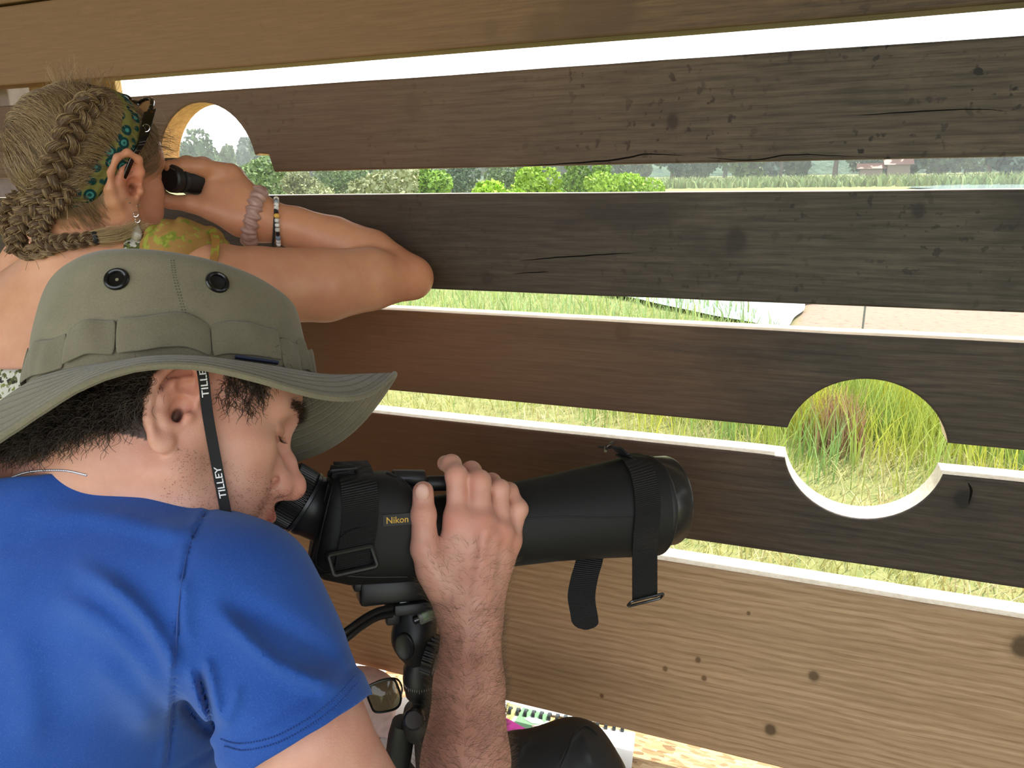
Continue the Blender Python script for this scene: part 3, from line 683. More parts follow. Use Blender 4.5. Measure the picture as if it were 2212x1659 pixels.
# left arm, its hand resting low in front of the body
body.chain([shL, C3(420, 1600, .98), C3(520, 1900, .90)], [.048, .045, .038], .03)
body.chain([C3(520, 1900, .90), C3(500, 1790, .86), C3(475, 1715, .82)], [.038, .032, .026], .01)
# ear (right)
_ef = _n(MH[:, 0]*.97+MH[:, 1]*.02-MH[:, 2]*.06); _eu = _n(MH[:, 2]+MH[:, 0]*-.10-_ef*0); _eu = _n(_eu-_ef*np.dot(_eu, _ef)); _en = np.cross(_eu, _ef); _en = _en if np.dot(_en, -MH[:, 1]) > 0 else -_en
ear(body, h2c((-.0085, -.0705, -.003)), _ef, _eu, _en, 1.12)
# the right hand closed over the barrel
def hand_chain(s, name, pts, rs, k=.003, kk=.010):
    g = S(); g.chain(pts, rs, k); 
    for p, r in zip(pts[1:-1], rs[1:-1]): g.sp(p, r*1.045, .004)
    s.grp(g, kk)
palm = S()
mcp = {'i': C3(990, 1118, .797), 'm': C3(1040, 1130, .795), 'r': C3(1080, 1150, .806), 'l': C3(1100, 1168, .822)}
wc = C3(1008, 1300, .782)
for q, r0 in (('i', .0155), ('m', .0155), ('r', .0145), ('l', .0135)):
    palm.rc(wc+(mcp[q]-mcp['m'])*.45, mcp[q], .0215, r0, .014)
palm.rc(C3(960, 1250, .785), C3(1000, 1150, .800), .019, .0155, .014)
palm.rc(C3(1010, 1270, .79), C3(1060, 1200, .808), .024, .019, .014)
body.grp(palm, .020)
for q in 'imrl': body.sp(mcp[q]-np.array([0, 0, .0045]), {'i': .0125, 'm': .0132, 'r': .0118, 'l': .0105}[q], .010)
hand_chain(body, 'index', [mcp['i'], C3(986, 1028, .803), C3(975, 1003, .822), C3(962, 1001, .835)], [.0126, .0112, .0100, .0092], .003, .006)
hand_chain(body, 'middle', [mcp['m'], C3(1036, 1040, .806), C3(1018, 1018, .834), C3(1004, 1022, .852)], [.0128, .0114, .0104, .0088], .003, .005)
hand_chain(body, 'ring', [mcp['r'], C3(1079, 1058, .820), C3(1062, 1042, .842), C3(1052, 1050, .858)], [.0118, .0106, .0096, .0084], .003, .005)
hand_chain(body, 'little', [mcp['l'], C3(1119, 1100, .830), C3(1100, 1062, .840), C3(1084, 1050, .850)], [.0112, .0104, .0092, .0078], .003, .006)
# thumb, leaving the side of the palm
tb = [C3(958, 1262, .778), C3(918, 1185, .778), C3(915, 1112, .782), C3(914, 1062, .788)]
body.grp((lambda g: (g.chain(tb, [.0190, .0150, .0122, .0112], .006), g.sp(tb[2], .0127, .005), g)[2])(S()), .008)
body.rc(C3(985, 1265, .788), C3(930, 1232, .782), .016, .013, .014)
nail = C3(912, 1064, .7762)
# tendons
for a, b in (((1048, 1150, .779), (1030, 1290, .755)), ((1068, 1165, .786), (1048, 1285, .760))):
    body.rc(C3(*a), C3(*b), .0042, .0036, .010)
# left hand: four bent fingers
for (x0, y0), (x1, y1), r_ in (((470, 1700), (466, 1617), .0105), ((452, 1720), (446, 1650), .0105), ((495, 1715), (480, 1650), .0095), ((440, 1745), (425, 1690), .009)):
    hand_chain(body, 'f', [C3(x0, y0, .81), C3((x0+x1)/2+8, (y0+y1)/2, .785), C3(x1, y1, .785)], [r_*1.1, r_, r_*.86])
hand_chain(body, 'f', [C3(455, 1740, .82), C3(425, 1715, .80), C3(415, 1680, .79)], [.012, .011, .010])
base_sk = lin(211, 158, 140)
def man_col(V):
    red = lin(205, 125, 105); pale = lin(216, 172, 146); brown = lin(142, 92, 68); lipc = lin(190, 105, 98)
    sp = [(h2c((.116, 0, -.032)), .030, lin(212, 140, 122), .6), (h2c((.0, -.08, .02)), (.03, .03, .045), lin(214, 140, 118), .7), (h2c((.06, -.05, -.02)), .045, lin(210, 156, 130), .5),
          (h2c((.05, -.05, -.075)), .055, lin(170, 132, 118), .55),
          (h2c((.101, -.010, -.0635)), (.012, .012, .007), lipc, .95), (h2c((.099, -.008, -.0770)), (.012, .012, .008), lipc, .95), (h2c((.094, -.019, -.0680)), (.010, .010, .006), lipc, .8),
          (h2c((-.0085, -.0705, -.003))+(_ef*.0012+_eu*-.0065-_en*.004)*1.12, (.0075, .0085, .0075), lin(52, 28, 22), 1.0), (h2c((.104, -.0085, -.044)), .0055, lin(90, 45, 38), .95),  # shade of the ear canal and nostril painted into the skin colour
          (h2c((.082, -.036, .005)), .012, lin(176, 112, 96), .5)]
    for q in 'imrl': sp.append((mcp[q]-np.array([0, .002, .012]), .016, red, .6))
    for p in (C3(986, 1028, .79), C3(1036, 1040, .793), C3(915, 1112, .77)): sp.append((p, .013, lin(205, 140, 118), .5))
    for t in np.linspace(0, 1, 7): sp.append((elb*(1-t)+wr*t-np.array([0, 0, .02]), .052, brown, .36))
    sp += [(nail, (.0085, .0105, .006), lin(226, 170, 160), .95)]
    c = paint(V, base_sk, sp)
    hl = (V-MC) @ MH; scalp = np.clip((hl[:, 2]-.035+.35*(hl[:, 0]+.03)*np.where(hl[:, 0] > 0, .4, -1.0))/.01, 0, 1)
    m = (np.abs(hl) < .14).all(1)
    hairc = lin(34, 25, 21); hy = -hl[:, 1]
    hm_ = m & (hl[:, 0] < -.012) & (hl[:, 2] > -.052+.9*np.clip(-hl[:, 0]-.06, -1, .0)*-.4) & (hl[:, 0] < -.022) & (np.linalg.norm(hl-[-.0, 0, 0], axis=1) > .0)
    hm_ = hm_ & (np.abs(hl[:, 1]) < .0735)
    w = np.where(hm_ & (hl[:, 2] > -.035), .9, 0)
    w = np.maximum(w, np.where(m & (hl[:, 2] > .052) & (hl[:, 0] < .07), .9, 0))[:, None]
    return c*(1-w)+np.array(hairc)*w
FLZ = -.40
man = empty('person', W(C3(120, 2150, .8)), 'person in a blue T-shirt bending over a black spotting scope, right hand on its barrel', 'person')
# skin creases over the finger and thumb joints
for (a, b) in (((972, 1030, .786), (1001, 1031, .786)), ((973, 1022, .787), (1000, 1022, .787)), ((1022, 1042, .789), (1052, 1043, .789)), ((1024, 1034, .791), (1051, 1034, .791)), ((902, 1108, .768), (930, 1110, .768)), ((901, 1117, .768), (930, 1120, .768)), ((904, 1126, .768), (929, 1131, .768)), ((1064, 1064, .806), (1090, 1064, .806)), ((900, 1178, .762), (926, 1190, .762))):
    body.rc(C3(*a), C3(*b), .0007, .0005, .0022, 's')
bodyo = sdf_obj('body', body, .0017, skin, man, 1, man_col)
nmb = MB(); nx_ = np.array([1.0, 0, -.12]); 
g_ = S(); g_.el(nail, (.0078, .0098, .0030), .002); sdf_obj('thumb_nail', g_, .0012, plain('nail', lin(214, 164, 148), .3, .5, bump=.0, noise_amt=.05), bodyo, 1)
# ---- shirt
def pxy(X): return 1106+FPX*X[..., 0]/X[..., 2], 829.5-FPX*X[..., 1]/X[..., 2]
def ridge(poly, amp, wpx, zmax=.72, sharp=1.0):
    pl = spline(poly, 24); 
    def f(X, D):
        u, v = pxy(X); best = np.full(u.shape, 1e9); side = np.zeros(u.shape); tt = np.zeros(u.shape)
        for i in range(len(pl)-1):
            a, b = pl[i], pl[i+1]; d = b-a; L2 = d @ d; t = np.clip(((u-a[0])*d[0]+(v-a[1])*d[1])/L2, 0, 1)
            q = np.hypot(u-a[0]-t*d[0], v-a[1]-t*d[1]); m = q < best; best = np.where(m, q, best); tt = np.where(m, (i+t)/(len(pl)-1), tt)
        fall = np.clip(np.minimum(tt/.22, (1-tt)/.22), 0, 1)
        return -amp*np.exp(-(best/wpx)**2)*fall*(X[..., 2] < zmax)
    lo = np.array([pl[:, 0].min()-3*wpx, pl[:, 1].max()+3*wpx]); hi = np.array([pl[:, 0].max()+3*wpx, pl[:, 1].min()-3*wpx])
    return f, (min(C3(lo[0], 0, .4)[0], C3(lo[0], 0, .8)[0]), min(C3(0, lo[1], .4)[1], C3(0, lo[1], .8)[1]), .38), (max(C3(hi[0], 0, .4)[0], C3(hi[0], 0, .8)[0]), max(C3(0, hi[1], .4)[1], C3(0, hi[1], .8)[1]), zmax)
shirt = S()
shirt.el(C3(215, 1460, .745), (.142, .190, .190), .05)
shirt.rc(nb+[.0, .0, .0], sh, .063, .062, .05); shirt.rc(nb, shL, .063, .058, .05)
shirt.rc(C3(60, 1300, .66), C3(300, 1330, .63), .075, .065, .08)
shirt.rc(C3(-90, 1120, .662), C3(185, 1092, .668), .060, .058, .03); shirt.rc(C3(185, 1092, .668), C3(340, 1150, .655), .058, .048, .03)
shirt.rc(C3(165, 1560, .77), C3(60, 2100, .80), .130, .140, .08)
slv = S(); slv.chain([sh, C3(575, 1420, .600), C3(652, 1590, .582), C3(682, 1660, .58)], [.0615, .0590, .0570, .0570], .03)
shirt.grp(slv, .030)
seam_poly = [(452, 1092), (410, 1180), (388, 1300), (380, 1440), (372, 1560), (362, 1650)]
for poly, amp, wpx in (([(150, 1215), (250, 1275), (320, 1345), (365, 1420), (378, 1490)], .0085, 22), ([(110, 1290), (210, 1340), (300, 1420), (360, 1520)], .006, 28), ([(60, 1120), (200, 1110), (340, 1140), (430, 1150)], .004, 26),
                       ([(455, 1300), (520, 1370), (600, 1435), (690, 1472), (745, 1470)], .0080, 20), ([(470, 1290), (560, 1330), (680, 1400), (740, 1440)], -.004, 26),
                       ([(405, 1420), (430, 1500), (462, 1575)], .006, 14), ([(440, 1400), (462, 1490), (478, 1570)], .0055, 12), ([(425, 1440), (447, 1520), (470, 1590)], -.012, 9), ([(385, 1500), (420, 1550), (462, 1592)], -.009, 12),
                       ([(520, 1470), (500, 1530), (485, 1575)], .004, 12), ([(180, 1400), (280, 1500), (340, 1600)], .005, 34), ([(20, 1350), (60, 1480), (70, 1640)], .004, 40),
                       ([(395, 1230), (400, 1330), (412, 1430)], .003, 14)):
    f, lo, hi = ridge(poly, amp*1.35, wpx); shirt.fn(f, lo, hi)
def seamf(polys, amp, w):
    f, lo, hi = ridge(polys, amp, w, .70); return f, lo, hi
f, lo, hi = ridge([(470, 1030)]+seam_poly+[(355, 1720)], -.0040, 3.2); shirt.fn(f, lo, hi)
f, lo, hi = ridge([(430, 1070)]+[(x-11, y) for x, y in seam_poly]+[(345, 1720)], .0022, 7); shirt.fn(f, lo, hi)
ax_s = _n(C3(690, 1668, .58)-C3(575, 1420, .600)); hem_c = C3(650, 1575, .583)
def hemgroove(off, amp, w):
    def f(X, D): q = (X-hem_c) @ ax_s-off; return amp*np.exp(-(q/w)**2)*(X[..., 0] > -.30)
    return f
shirt.fn(hemgroove(-.0195, .0022, .0022), (-.32, -.45, .40), (-.08, -.15, .75)); shirt.fn(hemgroove(-.012, -.0012, .006), (-.32, -.45, .40), (-.08, -.15, .75))
nk_c = h2c((-.035, 0, -.045)); nk_ax = _n(nk_c-nb)
def shirt_cut(c):
    arm = ((c-hem_c) @ ax_s > .004) & (c[:, 0] > C3(430, 0, .58)[0]) & (c[:, 1] < C3(0, 1380, .58)[1]) & (c[:, 2] < .72) & ((c-sh) @ ax_s > .03)
    r = np.linalg.norm(np.cross(c-nb, nk_ax), axis=1); q = (c-nb) @ nk_ax
    u, v = pxy(c); neck = (v < np.interp(u, [-100, 0, 100, 180, 250, 340, 400, 440], [1042, 1034, 1024, 1024, 1050, 1068, 1060, 1000])) & (r < .12) & (u < 440)
    return arm | neck | (c[:, 1] < C3(0, 2080, .8)[1])
def shirtmat():
    t = NT('blue_cotton_jersey', .85, .2); v = t.coord(); n1 = t.noise(v, 9, 4, .6); n2 = t.noise(v, 900, 2, .7)
    c = t.ramp(n1, [(.3, (.014, .062, .30)), (.7, (.024, .088, .37))]); c = t.mix(t.math('MULTIPLY', t.ramp(n2, [(.5, (0, 0, 0)), (.85, (1, 1, 1))]), .35), c, (.10, .20, .55))
    t.base(c); t.b.inputs['Sheen Weight'].default_value = .35; t.b.inputs['Sheen Roughness'].default_value = .5; t.b.inputs['Sheen Tint'].default_value = (.45, .6, 1, 1)
    t.bump(t.math('ADD', n2, t.math('MULTIPLY', t.noise(v, 60, 3), .8)), .35, .0012); return t.m
shm = shirtmat()
so = sdf_obj('shirt', shirt, .0030, shm, man, 3, None, cut=shirt_cut)
md = so.modifiers.new('thick', 'SOLIDIFY'); md.thickness = .0016; md.offset = -1
# rows of stitching along the sleeve hem and the shoulder seam
from mathutils.bvhtree import BVHTree
def bvh_of(o):
    me = o.data; return BVHTree.FromPolygons([v.co for v in me.vertices], [p.vertices[:] for p in me.polygons])
def cast(bv, px, py):
    d = Vector(P(px, py, 1.0)-CAMPOS).normalized(); return bv.ray_cast(Vector(CAMPOS), d)
sbv = bvh_of(so)
def stitches(name, poly, n, r, mat, parent, bv, ln=.6):
    pl = spline(poly, n*2); mb = MB()
    for i in range(n):
        a = cast(bv, *pl[2*i]); b = cast(bv, *(pl[2*i]*(1-ln)+pl[min(2*i+1, 2*n-1)]*ln))
        if a[0] is None or b[0] is None or (a[0]-b[0]).length > .02: continue
        A = np.array(a[0]+a[1]*r*.3); B = np.array(b[0]+b[1]*r*.3); mid = (A+B)/2+np.array(a[1])*r*.6; mb.tube([A, mid, B], [r*.6, r, r*.6], 5)
    o = mb.build(name, mat, parent); o['kind'] = 'stuff'; return o
stm = plain('blue_thread', (.020, .06, .26), .7)
stitches('stitching', [(478, 1596), (520, 1606), (590, 1592), (660, 1556), (720, 1512), (766, 1462)], 60, .0007, stm, so, sbv)
stitches('stitching', [(486, 1612), (530, 1620), (600, 1604), (668, 1568), (726, 1526), (772, 1476)], 60, .0007, stm, so, sbv)
pl = spline([(440, 1085)]+seam_poly, 60); out = []
for x, y in pl:
    h_ = cast(sbv, x, y)
    if h_[0] is not None: out.append(np.array(h_[0])-RM[:, 2]*.0011)
out = np.array(out)
for _ in range(6): out[1:-1] = (out[:-2]+out[1:-1]+out[2:])/3
mb = MB(); mb.tube(out, .0008, 6); mb.build('shoulder_seam', stm, so)
# ball chain necklace at the nape
bbv = bvh_of(bodyo); ch = MB()
for x, y in spline([(28, 1030), (60, 1020), (100, 1016), (145, 1017), (186, 1026)], 50):
    h_ = cast(bbv, x, y)
    if h_[0] is not None: ch.lathe(np.array(h_[0]), (0, 0, 1), [(-.0011, 0), (-.0007, .0009), (0, .0012), (.0007, .0009), (.0011, 0)], 8, up=(1, 0, 0))
ch.build('chain_necklace', plain('steel_balls', (.62, .62, .64), .25, .5, 1.0, bump=0), man)['kind'] = 'stuff'
_a0 = math.radians(18); HU0 = _n(MH[:, 2]*math.cos(_a0)-MH[:, 0]*math.sin(_a0)); HC0 = np.array([-.3150, -.0045, .7060])
# ---- curly dark hair, sideburn, brows, lashes, arm hair
dkh = hairmat('dark_brown_hair', (.008, .006, .005), (.060, .040, .028), .36)
hr = np.random.default_rng(3)
def curl(p, nrm, d, L, n=10, cr=.003, fr=1.0):
    t = np.linspace(0, 1, n)[:, None]; a = _n(np.cross(nrm, d)+1e-6); ph = hr.uniform(0, 6.28); w = fr*hr.uniform(.8, 1.6)*6.28
    base = p+nrm*L*.35*np.sqrt(t)+d*L*t**1.1+np.array([0, 0, -1.])*L*.15*t*t
    return base+(a*np.sin(w*t+ph)+_n(np.cross(a, d))*np.cos(w*t+ph))*cr*t
Rw = RM; me = bodyo.data; co = np.empty(len(me.vertices)*3, 'f'); me.vertices.foreach_get('co', co); co = co.reshape(-1, 3).astype(float)
nn = np.empty(len(me.vertices)*3, 'f'); me.vertices.foreach_get('normal', nn); nn = nn.reshape(-1, 3).astype(float)
cc = (co-CAMPOS) @ RM; hl = (cc-MC) @ MH; nh = (nn @ RM) @ MH
hz_lo = np.interp(hl[:, 0], [-.12, -.08, -.05, -.03, -.018], [-.050, -.044, -.026, .000, .030])
back = (np.abs(hl) < .13).all(1) & (hl[:, 0] < -.018) & (hl[:, 2] > hz_lo) & (hl[:, 2] < .042) & (nh[:, 2] > -.8)
back &= ~((hl[:, 1] < -.0665) & (hl[:, 0] > -.033)); back &= (cc-HC0) @ HU0 < -.010-.14*np.clip(-hl[:, 0]-.03, 0, .08); idx = hr.choice(np.nonzero(back)[0], 9500); st = []
for i in idx:
    d = MH @ _n(np.array([-.25, np.sign(hl[i, 1])*.1, -.9])+hr.normal(0, .45, 3)); st.append(curl(co[i], nn[i], Rw @ d, hr.uniform(.014, .030), 11, hr.uniform(.0025, .0045), 1.3))
sb = (np.abs(hl) < .13).all(1) & (hl[:, 1] < -.03) & (hl[:, 0] > .018) & (hl[:, 0] < .056) & (hl[:, 2] > .012+.0*hl[:, 0]) & (hl[:, 2] < .075)
pr = np.where(hl[:, 2] > .028, 1.0, .35)*sb; pr = pr/pr.sum()
for i in hr.choice(len(pr), 900, p=pr):
    d = MH @ _n(np.array([.15, 0, -.8])+hr.normal(0, .5, 3)); st.append(curl(co[i], nn[i], Rw @ d, hr.uniform(.008, .018), 9, .002, 1.0))
fr_ = (np.abs(hl) < .13).all(1) & (hl[:, 0] > .055) & (hl[:, 2] > .062) & (hl[:, 2] < .09) & (hl[:, 1] < .02)
for i in hr.choice(np.nonzero(fr_)[0], 160): st.append(curl(co[i], nn[i], Rw @ (MH @ _n(np.array([.3, 0, -.8])+hr.normal(0, .4, 3))), hr.uniform(.008, .016), 8, .0015, .8))
hair('hair', st, .00026, dkh, man, .5, 'short dark curly hair')
st = []
for sg in (-1, 1):
    for _ in range(380):
        t = hr.uniform(0, 1); p = np.array([.0955-.018*t**1.5, sg*(.010+.043*t), .0305+.007*math.sin(t*2.4)+hr.normal(0, .0026)]); w_ = Vector(W(h2c(p+[.006, 0, 0])));
        hit = bbv.find_nearest(w_); 
        if hit[0] is None: continue
        q = np.array(hit[0]); nv = np.array(hit[1]); d = Rw @ (MH @ _n(np.array([.25, sg*1.0, .35-.5*t])+hr.normal(0, .18, 3)))
        tt = np.linspace(0, 1, 5)[:, None]; L = hr.uniform(.006, .010); st.append(q+nv*L*.35*tt+d*L*tt)
hair('eyebrows', st, .00016, dkh, man, .3)
st = []
for sg in (-1, 1):
    for t in np.linspace(0, 1, 34):
        p = np.array([.0905-.0085*t, sg*(.021+.022*t), .0050-.002*math.sin(t*3)]); hit = bbv.find_nearest(Vector(W(h2c(p)))); q = np.array(hit[0])
        d = Rw @ (MH @ _n(np.array([.8, sg*(.2+.6*t), -.55]))); tt = np.linspace(0, 1, 6)[:, None]; L = hr.uniform(.007, .010); st.append(q+d*L*tt+(Rw @ MH[:, 2])*L*.35*tt**2)
hair('eyelashes', st, .00014, dkh, man, .3)
# stubble on the jaw and soft hair on the forearm
jaw = (np.abs(hl) < .14).all(1) & (hl[:, 2] < -.035) & (hl[:, 0] > .0) & (hl[:, 2] > -.13)
st = [np.array([co[i], co[i]+nn[i]*.0007+hr.normal(0, .0003, 3), co[i]+nn[i]*.0011+hr.normal(0, .0005, 3)]) for i in hr.choice(np.nonzero(jaw)[0], 4600)]
hair('stubble', st, .00012, dkh, man, .5)
armh = hairmat('arm_hair_brown', (.055, .032, .018), (.16, .10, .055), .4)
ax_f = _n(wr-elb); q_ = (cc-elb) @ ax_f; LF = np.linalg.norm(wr-elb)
fa = (q_ > .02) & (q_ < LF+.075) & (np.linalg.norm(np.cross(cc-elb, ax_f), axis=1) < .07) & (cc[:, 0] > C3(880, 0, .7)[0])
pr = fa*np.where(q_ > LF+.01, .35, 1.0); pr = pr/pr.sum(); st = []
for i in hr.choice(len(pr), 8500, p=pr):
    nv = nn[i]; d = RM @ _n(np.array([.55*np.sign(cc[i, 0]-C3(1012, 0, .75)[0]+.001), .35, 0])+hr.normal(0, .3, 3)); d = d-nv*np.dot(d, nv)*.8; L = hr.uniform(.006, .014); t = np.linspace(0, 1, 6)[:, None]
    st.append(co[i]+nv*L*.55*t+d*L*t+hr.normal(0, .0004, 3)*t)
hair('arm_hair', st, .00009, armh, man, .3)
# trousers and bench below the frame
tr = S()
hipc = C3(130, 2150, .82)
for zz, xk in ((.70, 520), (.92, 430)):
    k0 = C3(xk, 2300, zz); tr.rc(hipc+[0, -.02, (zz-.82)*.7], k0, .085, .062, .03)
    kw = W(k0); foot = np.array([kw[0]+.02, kw[1]-.02, FLZ+.06]); tr.rc(k0, (foot-CAMPOS) @ RM, .062, .045, .02)
to = sdf_obj('trousers', tr, .008, plain('grey_beige_cloth', (.30, .25, .21), .85), man, 2)
# ------------------------------------------------------------------ the olive bush hat
_al = math.radians(18)
HF = _n(MH[:, 0]*math.cos(_al)+MH[:, 2]*math.sin(_al)); HU = _n(MH[:, 2]*math.cos(_al)-MH[:, 0]*math.sin(_al)); HLf = MH[:, 1]
HC = np.array([-.3150, -.0045, .7060])
def hp(th, r, h, lat=None):
    a = math.radians(th); return HC+HF*math.cos(a)*r[0]+HLf*math.sin(a)*r[1]+HU*h
def canvas(name, c, rings=False):
    t = NT(name, .9, .15); v = t.coord(); n1 = t.noise(v, 14, 4, .6); n2 = t.noise(v, 700, 2, .6)
    col = t.ramp(t.math('ADD', t.math('MULTIPLY', n1, .6), t.math('MULTIPLY', n2, .4)), [(.35, tuple(x*.78 for x in c)), (.65, tuple(min(1, x*1.15) for x in c))])
    h = t.math('MULTIPLY', n2, .5)
    if rings:
        at = t.n('ShaderNodeAttribute', attribute_name='Col'); sp = t.n('ShaderNodeSeparateColor'); t.l(at.outputs['Color'], sp.inputs[0])
        s_ = t.math('SINE', t.math('MULTIPLY', sp.outputs[0], 6.2832*9)); ln = t.ramp(s_, [(.0, (1, 1, 1)), (.72, (1, 1, 1)), (.98, (0, 0, 0))])
        puck = t.math('MULTIPLY', t.noise(t.coord((1, 1, 1)), 190, 3, .6), .8)
        h = t.math('ADD', t.math('ADD', h, t.math('MULTIPLY', ln, 1.3)), puck); t.bump(h, .75, .0016)
    else: t.bump(t.math('ADD', h, t.math('MULTIPLY', n1, .6)), .35, .001)
    t.base(col); t.b.inputs['Sheen Weight'].default_value = .25; return t.m
hatc = lin(124, 117, 97); canv = canvas('olive_canvas', hatc); canvr = canvas('olive_canvas_quilted', hatc, True); canvd = canvas('olive_canvas_band', tuple(x*.88 for x in hatc))
hat = empty('bush_hat', W(HC), 'olive green canvas bush hat with black eyelets on the head of the man', 'hat')
TH_ = np.arange(-180, 180, 4.0)
def crn(th, h):                                    # crown radii and small dents
    t = h/.112
    rf = np.interp(t, [0, .15, .45, .75, .9, .97, 1.0], [.121, .119, .118, .113, .105, .090, .05]); rl = rf*np.interp(t, [0, 1], [.79, .80])
    b = 1+.020*math.sin(math.radians(th*3+40))*min(1, t*2)+.012*noise.noise(Vector((math.cos(math.radians(th))*2.2, math.sin(math.radians(th))*2.2, h*26)))*2
    back = max(0, -math.cos(math.radians(th)))
    return (rf*b+.006*back*math.sin(min(1, t*1.15)*math.pi), rl*b)
hs = [0, .006, .018, .03, .045, .06, .075, .088, .098, .1045, .1085, .1110, .1120]; V = []; F = []
for h in hs:
    for th in TH_: V.append(W(hp(th, crn(th, h), h-(.011*math.cos(math.radians(th))+.002)*(h/.11)**2)))
n_ = len(TH_); V.append(W(HC+HU*.115))
for j in range(len(hs)-1):
    for i in range(n_): F.append((j*n_+i, j*n_+(i+1) % n_, (j+1)*n_+(i+1) % n_, (j+1)*n_+i))
for i in range(n_): F.append(((len(hs)-1)*n_+i, (len(hs)-1)*n_+(i+1) % n_, len(V)-1))
crown_o = mesh('crown', V, F, canv, hat); md = crown_o.modifiers.new('s', 'SUBSURF'); md.levels = md.render_levels = 2
# brim
hk = [(-180, -.078), (-150, -.078), (-135, -.076), (-118, -.036), (-105, -.020), (-90, -.021), (-70, -.040), (-55, -.044), (-40, -.030), (-25, .000), (-14, .016), (-4, .006), (10, -.020), (25, -.042), (45, -.056), (70, -.058), (90, -.060), (135, -.075), (180, -.078)]
rk = [(-180, .195, .158), (-90, .195, .160), (-40, .198, .160), (-14, .213, .165), (4, .200, .165), (25, .190, .160), (60, .185, .150), (180, .195, .158)]
def brim_pt(th, t):
    h = np.interp(th, [a for a, _ in hk], [b for _, b in hk]); rf = np.interp(th, [a for a, _, _ in rk], [b for _, b, _ in rk]); rl = np.interp(th, [a for a, _, _ in rk], [c for _, _, c in rk])
    r0 = crn(th, 0); r = (r0[0]+(rf-r0[0])*t, r0[1]+(rl-r0[1])*t)
    near = max(0, math.cos(math.radians(th+70)))
    hh = h*(t**1.25)+.004*near*math.sin(t*math.pi)-.001
    return hp(th, r, hh)
ths = np.concatenate([np.arange(-180, 180, 3.0)]); ts = np.linspace(0, 1, 15)
# smooth tables by averaging a window of angles
def brim_s(th, t):
    acc = np.zeros(3)
    for d, w in ((-12, .15), (-6, .2), (0, .3), (6, .2), (12, .15)): acc += w*brim_pt((th+d+180) % 360-180, t)
    if t > 0: return acc
    return brim_pt(th, 0)
V = []; F = []; cl = []
for t in ts:
    for th in ths: V.append(W(brim_s(th, t))); cl.append((t, (th+180)/360, 0))
n_ = len(ths)
for j in range(len(ts)-1):
    for i in range(n_): F.append((j*n_+i, (j+1)*n_+i, (j+1)*n_+(i+1) % n_, j*n_+(i+1) % n_))
brim_o = mesh('brim', V, F, canvr, hat); colattr(brim_o, np.array(cl))
md = brim_o.modifiers.new('t', 'SOLIDIFY'); md.thickness = .0034; md.offset = 0; md = brim_o.modifiers.new('s', 'SUBSURF'); md.levels = md.render_levels = 1
rimp = np.array([W(brim_s(th, 1.0)) for th in ths]); mb = MB(); mb.tube(rimp, .0030, 8, closed=True); mb.build('rim_piping', canv, hat)
# band of loose canvas loops round the foot of the crown
segs = [(-178, -140), (-140, -118), (-118, -84), (-84, -52), (-52, -34), (-34, -22), (-22, -8), (-8, 40), (40, 110), (110, 178)]
for a, b in segs:
    pts = []; side = []; L = b-a; nn_ = max(10, int(L/1.6))
    for q in np.linspace(0, 1, nn_):
        th = a+L*q; bul = .0035+.0055*math.sin(q*math.pi)*(.6+.4*math.sin(a))+.0022*noise.noise(Vector((th*.11, a, 0))); tilt = .0022*math.sin(q*9+a)
        zz = .020+.004*math.sin(a*.9+q*2.4)-.0045*abs(q-.5)+.004*noise.noise(Vector((th*.07, 3, a)))
        r = crn(th, zz); pts.append(W(hp(th, (r[0]+bul, r[1]+bul), zz))); s = hp(th, (r[0]+bul-.003+tilt, r[1]+bul-.003+tilt), zz+.02)-hp(th, (r[0]+bul+.002, r[1]+bul+.002), zz-.02); side.append(RM @ s)
    mb = MB(); mb.strip(pts, np.array(side), .034, .0024); o = mb.build('band_loop', canvd, hat); md = o.modifiers.new('s', 'SUBSURF'); md.levels = md.render_levels = 2
mb = MB(); mb.strip([W(hp(th, (crn(th, .004)[0]+.002, crn(th, .004)[1]+.002), .005)) for th in np.arange(-180, 181, 5)], np.array([RM @ HU]*73), .011, .0016); mb.build('sweat_seam', canvd, hat)
# vertical crown seam with a double row of stitches
cv = bvh_of(crown_o); mb = MB()
for off in (-3, 3):
    pl = spline([(372+off, 562), (378+off, 600), (390+off, 645), (402+off, 690)], 44)
    for i in range(0, 43, 2):
        a = cast(cv, *pl[i]); b = cast(cv, *(pl[i]*.35+pl[i+1]*.65))
        if a[0] is not None and b[0] is not None: mb.tube([np.array(a[0]), np.array(b[0])], .00055, 5)
o = mb.build('seam_stitching', canvas('olive_thread', tuple(x*.55 for x in hatc)), hat); o['kind'] = 'stuff'
blk = plain('black_enamel', (.006, .006, .007), .18, .6, bump=0)
def eyelet(th, h):
    r = crn(th, h); p = hp(th, r, h); p1 = hp(th+3, crn(th+3, h), h); p2 = hp(th, crn(th, h+.004), h+.004)
    nrm = _n(np.cross(p1-hp(th-3, crn(th-3, h), h), p2-p)); nrm = nrm if np.dot(nrm, p-(HC+HU*h)) > 0 else -nrm
    wn = RM @ nrm; mb = MB(); mb.lathe(W(p)-wn*.0006, wn, [(0, .0101), (.0016, .0104), (.0030, .0095), (.0034, .0082), (.0028, .0070), (.0008, .0062), (.0003, .0)], 36, up=RM @ HU); return mb.build('eyelet', blk, hat)
for th in (-119.5, -80, 119, 80): eyelet(th, .074)
tg = MB(); a_ = hp(-76, (crn(-76, 0)[0]+.010, crn(-76, 0)[1]+.010), .0025); b_ = hp(-58, (crn(-58, 0)[0]+.010, crn(-58, 0)[1]+.010), .0015)
tg.strip([W(a_), W((a_+b_)/2), W(b_)], RM @ HF*0+RM @ HLf, .006, .002); tg.build('side_tag', plain('navy_tag', (.012, .02, .06), .6), hat)
